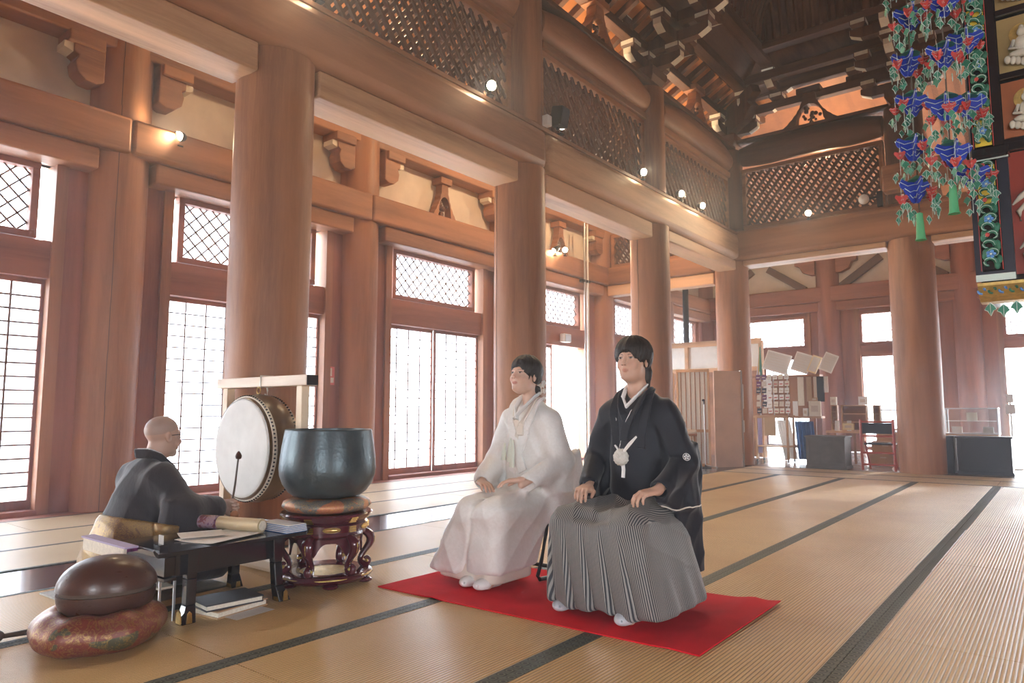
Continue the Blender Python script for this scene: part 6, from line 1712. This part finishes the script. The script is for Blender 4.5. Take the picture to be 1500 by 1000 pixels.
for k in range(5): MB().tube([(0, 0, .07), (.25*math.cos(k*1.257), .25*math.sin(k*1.257), .03)], .018).build('base_arm', M['black_metal'], r)

# ================================================================== HANGING GARLANDS AND LACQUERED CANOPY SHRINE
def plate(mb, w, h, m=0, th=.003, T=None, tiers=3):
    """downward pointing scalloped petal plate in XZ, top centre at origin"""
    L = []
    n = 5*tiers
    for k in range(n+1):
        u = k/n; x = w/2*(1-u)**.85 + .004; z = -h*u - .10*h*abs(math.sin(u*math.pi*tiers))*(1 if k < n else 0)
        L.append((x, z))
    top = [(-w*.5, .0), (-w*.42, h*.16), (-w*.2, h*.02), (0, h*.12), (w*.2, h*.02), (w*.42, h*.16), (w*.5, .0)]
    poly = [(-x, z) for x, z in L[::-1]][:-1] + top + L[1:]
    mb.prism(poly[::-1], 'y', -th/2, th/2, m, T=T)
def trims(mb, w, h, T=None, r=.0016, tiers=3):
    for q in range(tiers):
        u = q/tiers; ww = w/2*(1-u)**.85; z0 = -h*u*.9
        pts = [(-ww, -.004, z0), (-ww*.5, -.004, z0-h*.17), (0, -.004, z0-h*.06), (ww*.5, -.004, z0-h*.17), (ww, -.004, z0)]
        mb.tube(pts, r, 5, 0, T); mb.tube([(p[0], .004, p[2]) for p in pts], r, 5, 0, T)
    for s in (-1, 1):
        e = [(s*(w/2*(1-k/6)**.85+.003), 0, -h*k/6) for k in range(7)]; mb.tube(e, r*1.2, 5, 0, T)
def proto_parts():
    P = {}
    b_ = MB(); plate(b_, .135, .085, th=.004); plate(b_, .135, .085, th=.004, T=RZ(rad(78))); P['blue'] = b_
    t_ = MB(); trims(t_, .135, .085); trims(t_, .135, .085, RZ(rad(78))); P['bluet'] = t_
    r_ = MB(); plate(r_, .066, .048, th=.003, tiers=2); plate(r_, .066, .048, th=.003, T=RZ(rad(90)), tiers=2); P['red'] = r_
    rt = MB(); trims(rt, .066, .048, None, .0012, 2); P['redt'] = rt
    l_ = MB(); pl = [(0, .022), (-.013, .010), (-.021, -.004), (-.010, -.010), (0, -.030), (.010, -.010), (.021, -.004), (.013, .010)]
    l_.prism(pl[::-1], 'y', -.002, .002); P['leaf'] = l_
    lt = MB(); lt.tube([(x, -.001, z) for x, z in pl+[pl[0]]], .0018, 5); lt.tube([(0, -.003, .018), (0, -.003, -.024)], .001, 4); P['leaft'] = lt
    return P
PP = proto_parts()
ME = {}
for k, m_ in (('blue', 'blue_paint'), ('bluet', 'pale_trim'), ('red', 'red_paint'), ('redt', 'pale_trim'), ('leaf', 'leaf_green'), ('leaft', 'pale_trim')):
    me = PP[k].mesh('petal_'+k); me.materials.append(M[m_]); ME[k] = me
def inst(name, key, loc, rz, parent, s=1.0):
    o = bpy.data.objects.new(name, ME[key]); COL.objects.link(o); o.parent = parent; o.location = loc; o.rotation_euler = (0, 0, rz); o.scale = (s, s, s)
    e = bpy.data.objects.new('petal_outline', ME[key+'t']); COL.objects.link(e); e.parent = o
    return o
def garland(x, y, zs, ztassel, label, seed, tassel=True):
    R_ = random.Random(seed); root = empty('flower_garland', (x, y, 0), label=label, cat='garland', group='hanging flower garlands')
    MB().cyl((0, 0, ztassel), (0, 0, 8.68), .004, n=6).build('cord', M['rope_dark'], root)
    for i, z in enumerate(zs):
        inst('blue_flower', 'blue', (R_.uniform(-.015, .015), -.02, z), R_.uniform(.35, .8), root, 1.22)
        g_ = MB(); g_.lathe([(.004, .035), (.03, .018), (.05, .004), (.02, .0)], c=(0, -.02, z+.004), n=10); g_.build('green_cap', M['leaf_green'], root)
        for q in range(4):
            a = q*math.pi/2+R_.uniform(-.3, .3)+.5*i; rd = R_.uniform(.065, .085); rx, ry, rz_ = rd*math.cos(a), -.02+rd*math.sin(a), z-.02-R_.uniform(0, .07)
            inst('red_flower', 'red', (rx, ry, rz_), R_.uniform(0, 3), root, R_.uniform(.72, .9))
            MB().cyl((rx, ry, rz_-.12), (rx, ry, z+.005), .0012, n=4).build('chain', M['pale_trim'], root)
            for l in range(5):
                la = R_.uniform(0, 6.28); inst('green_leaf', 'leaf', (rx+.026*math.cos(la+l*1.6), ry+.026*math.sin(la+l*1.6), rz_-.045-.020*l+R_.uniform(-.01, .01)), R_.uniform(0, 3), root, R_.uniform(.75, .95))
    if not tassel: return root
    t_ = MB(); t_.lathe([(.006, .13), (.015, .125), (.018, .06), (.021, .0), (.027, -.012), (.020, -.005)], c=(0, 0, ztassel), n=16); t_.build('green_tube_tassel', M['tassel_green'], root)
    return root
garland(-.515, 3.98, [3.32, 3.06, 2.82, 2.60, 2.37, 2.15], 1.87, 'hanging metal garland of blue flowers with the lower green tassel', 4)
garland(-.355, 3.86, [3.28, 3.02, 2.76, 2.50, 2.26], 1.95, 'hanging metal garland of blue flowers nearer the carved shrine post', 9)
garland(-.29, 4.08, [3.22, 2.9, 2.56, 2.2], 2.05, 'hanging metal garland half hidden behind the nearer one, without a tassel', 21, False)

plain('orange_red_panel', (.40, .13, .05), .4, nscale=2, namp=.25); plain('deep_red_panel', (.30, .035, .015), .4, nscale=2, namp=.2)
SY0 = 4.32
sh = empty('lacquered_canopy_shrine', (-.30, SY0, 1.6), label='black lacquered hanging shrine with carved polychrome post and relief panels', cat='shrine')
def S(mb, name, mat, parent=sh, bevel=0, smooth=0): return mb.build(name, M[mat], parent, off=(-.30, SY0, 1.6), smooth=smooth, bevel=bevel)
S(MB().box(-.20, 1.1, SY0+.06, SY0+.9, 1.64, 4.6).box(-.30, -.19, SY0+.06, SY0+.9, 2.34, 4.6).box(-.30, -.19, SY0+.02, SY0+.9, 1.64, 2.34), 'cabinet_body', 'black_lacquer')
S(MB().box(-.205, -.165, SY0, SY0+.06, 2.38, 4.6).box(-.31, -.295, SY0, SY0+.06, 2.34, 4.6), 'upper_post_frame', 'black_lacquer')
S(MB().box(-.318, -.290, SY0-.03, SY0+.06, 1.68, 2.31).box(-.196, -.150, SY0-.03, SY0+.06, 1.68, 2.36).box(-.290, -.196, SY0-.03, SY0+.06, 1.68, 1.715), 'lower_post_frame', 'navy_lacquer')
S(MB().box(-.325, -.140, SY0-.05, SY0+.06, 2.318, 2.36).box(-.320, -.150, SY0-.06, SY0+.02, 2.30, 2.318), 'cap_moulding', 'black_lacquer', bevel=.004)
S(MB().box(-.32, -.145, SY0-.055, SY0-.045, 2.295, 2.302), 'cap_trim', 'pale_trim'); S(MB().box(-.318, -.150, SY0-.034, SY0-.03, 1.665, 1.70), 'foot_trim', 'pale_trim')
S(MB().box(-.2935, -.2905, SY0-.034, SY0-.03, 1.72, 2.29).box(-.2015, -.1985, SY0-.034, SY0-.03, 1.72, 2.29).box(-.2935, -.2905, SY0-.004, SY0, 2.38, 4.5).box(-.2065, -.2035, SY0-.004, SY0, 2.38, 4.5), 'red_line', 'red_paint')
def scroll(name, x0, x1, y, z0, z1, seed):
    """carved foliage relief running up a strip"""
    R_ = random.Random(seed); w = x1-x0; cx = (x0+x1)/2
    S(MB().box(x0, x1, y, y+.008, z0, z1), 'dark_ground', 'black_lacquer')
    for q0, q1 in ((.60, .98),) if z0 < 2 else ((.0, .12), (.3, .36)): S(MB().box(x0+.004, x1-.004, y-.004, y-.0005, z0+(z1-z0)*q0, z0+(z1-z0)*q1), 'yellow_ground', 'yellow_paint')
    gr = MB(); wh = MB(); bl = MB(); rd = MB(); n = int((z1-z0)/.046)
    for k in range(n):
        z = z0+.03+k*.046; s = 1 if k % 2 else -1
        pts = []; 
        for q in range(11):
            t_ = q/10*4.6; rr_ = .034*(1-q/14); pts.append((cx+s*(.012-rr_*math.cos(t_)), y-.012-.01*math.sin(q/10*3.14), z+rr_*math.sin(t_)))
        gr.tube(pts, [.013*(1-q/16) for q in range(11)], 7)
        wh.tube([(p[0]+s*.002, p[1]-.011, p[2]) for p in pts], .0017, 5)
        for q in range(2): gr.ell((cx-s*.028+R_.uniform(-.006, .006), y-.010, z+R_.uniform(-.015, .02)), (.014, .010, .022), 8, 5)
        if k % 4 == 1:
            for q in range(5): bl.ell((cx+.014*math.cos(q*1.257), y-.026, z+.014*math.sin(q*1.257)), (.009, .006, .009), 8, 5)
            wh.ell((cx, y-.030, z), (.006, .005, .006), 8, 5)
        if k % 4 == 3: rd.ell((cx-s*.01, y-.026, z+.01), (.010, .007, .012), 8, 5)
    for a, b_, c_ in ((gr, 'carved_foliage', 'green_paint'), (wh, 'pale_outline', 'pale_trim'), (bl, 'blue_blossom', 'blue_bright'), (rd, 'red_bud', 'red_paint')): S(a, b_, c_, smooth=60)
scroll('lower', -.288, -.204, SY0-.026, 1.725, 2.285, 2); scroll('upper', -.290, -.208, SY0+.01, 2.39, 4.5, 3)
# relief panels with frames
for (z0, z1, m_, nm) in ((1.70, 2.34, 'deep_red_panel', 'low'), (2.42, 2.72, 'orange_red_panel', 'a'), (2.77, 3.07, 'gold_leaf_panel', 'b'), (3.12, 3.42, 'gold_leaf_panel', 'c'), (3.47, 3.8, 'gold_leaf_panel', 'd')):
    S(MB().box(-.16, .34, SY0+.050, SY0+.058, z0, z1), 'relief_ground', m_)
    if nm != 'low':
        f = MB(); cx, zz = -.055, z0+.02
        for q in range(-3, 4): f.ell((cx+q*.022, SY0+.035-.006*abs(q), zz+.02+.006*abs(q)), (.015, .016, .022), 10, 6)     # lotus seat
        f.ell((cx, SY0+.030, zz+.065), (.062, .022, .022), 14, 8); f.ell((cx, SY0+.030, zz+.115), (.034, .020, .045), 14, 8)
        f.ell((cx, SY0+.026, zz+.175), (.021, .020, .026), 12, 8); f.ell((cx, SY0+.030, zz+.203), (.012, .012, .012), 8, 6)
        for s in (-1, 1): f.tube([(cx+s*.032, SY0+.032, zz+.14), (cx+s*.052, SY0+.028, zz+.10), (cx+s*.02, SY0+.014, zz+.088)], [.012, .011, .008], 8)
        S(f, 'seated_relief_figure', 'ivory_relief', smooth=60)
        h = MB(); h.lathe([(.001, 0), (.055, 0), (.055, .004), (.001, .004)], n=28, T=TR(cx, SY0+.046, zz+.175) @ RX(math.pi/2)); S(h, 'halo', 'gold_paint', smooth=30)
    else:
        f = MB()
        for (cx, cz, s) in ((-.085, 2.10, 1.0), (-.08, 1.86, .8), (.04, 2.0, 1.1)):
            f.tube([(cx-.06*s, SY0+.04, cz-.04*s), (cx-.02*s, SY0+.03, cz), (cx+.02*s, SY0+.03, cz+.03*s), (cx+.05*s, SY0+.035, cz+.09*s)], [.004, .016*s, .014*s, .003], 8)
            f.tube([(cx-.03*s, SY0+.04, cz-.13*s), (cx-.035*s, SY0+.03, cz-.08*s), (cx-.01*s, SY0+.03, cz-.05*s), (cx+.03*s, SY0+.03, cz-.07*s)], [.004, .013*s, .014*s, .004], 8)
        S(f, 'carved_cloud_scroll', 'ivory_relief', smooth=60)
for z in (2.345, 2.73, 3.08, 3.43, 3.81): S(MB().box(-.165, .36, SY0+.02, SY0+.06, z, z+.045 if z < 2.4 else z+.035), 'cross_rail', 'black_lacquer', bevel=.004)
S(MB().box(.34, .38, SY0+.0, SY0+.06, 1.64, 4.6), 'inner_post', 'black_lacquer')
# curved carved skirt at the foot
sk = MB(); sk.prism([(SY0-.02, 1.66), (SY0-.02, 1.645), (SY0+.03, 1.60), (SY0+.10, 1.575), (SY0+.2, 1.575), (SY0+.2, 1.66)], 'x', -.315, 1.1); S(sk, 'carved_skirt', 'gold_paint')
for k in range(20):
    x = -.30+k*.045
    g1 = MB(); g1.tube([(x+.016*math.cos(t_), SY0-.012+.02*abs(math.sin(t_/2)), 1.622+.016*math.sin(t_)) for t_ in [q*.6 for q in range(9)]], .006, 6); S(g1, 'scroll_curl', 'green_paint' if k % 2 else 'blue_bright', smooth=60)
for k in range(9):
    o = bpy.data.objects.new('skirt_leaf', ME['leaf']); COL.objects.link(o); o.parent = sh; o.location = (.03+k*.055, .06, -.065-.012*(k % 2)); o.scale = (1.3, 1.3, 1.3); o.rotation_euler = (0, 0, .3*(k % 3-1))
    e_ = bpy.data.objects.new('petal_outline', ME['leaft']); COL.objects.link(e_); e_.parent = o
for x in (-.1, .9): S(MB().cyl((x, SY0+.5, 4.6), (x, SY0+.5, 8.68), .02, n=8), 'hanging_rod', 'black_metal')
# ================================================================== THIN HAZE added to give the lens glare of bright windows
t = NT('glare_haze'); t.n.remove(t.b); vs_ = t.node('ShaderNodeVolumePrincipled') if False else t.node('ShaderNodeVolumeScatter')
vs_.inputs['Color'].default_value = (.80, .86, 1.0, 1); vs_.inputs['Density'].default_value = .017; vs_.inputs['Anisotropy'].default_value = .55
tc = t.node('ShaderNodeTexCoord'); sp = t.node('ShaderNodeSeparateXYZ'); t.link(tc.outputs['Object'], sp.inputs[0])
hz_ = t.node('ShaderNodeMapRange', interpolation_type='SMOOTHSTEP'); t.link(sp.outputs[2], hz_.inputs[0])
for i_, v_ in ((1, 2.2), (2, 5.2), (3, 1.0), (4, 0.16)): hz_.inputs[i_].default_value = v_
hx_ = t.node('ShaderNodeMapRange', interpolation_type='SMOOTHSTEP'); t.link(sp.outputs[0], hx_.inputs[0])
for i_, v_ in ((1, -7.0), (2, -1.5), (3, 1.25), (4, 0.55)): hx_.inputs[i_].default_value = v_
t.link(t.math('MULTIPLY', t.math('MULTIPLY', hz_.outputs[0], hx_.outputs[0]), .019), vs_.inputs['Density'])
t.link(vs_.outputs[0], t.n['Material Output'].inputs['Volume'])
hz = MB().box(-9.5, 8.5, -6.2, 20.5, -.9, 9.3).build('haze', M['glare_haze'], smooth=0)
tag(hz, 'thin added haze standing in for lens glare near the windows', kind='stuff')
cy.volume_bounces = 0; cy.volume_max_steps = 64
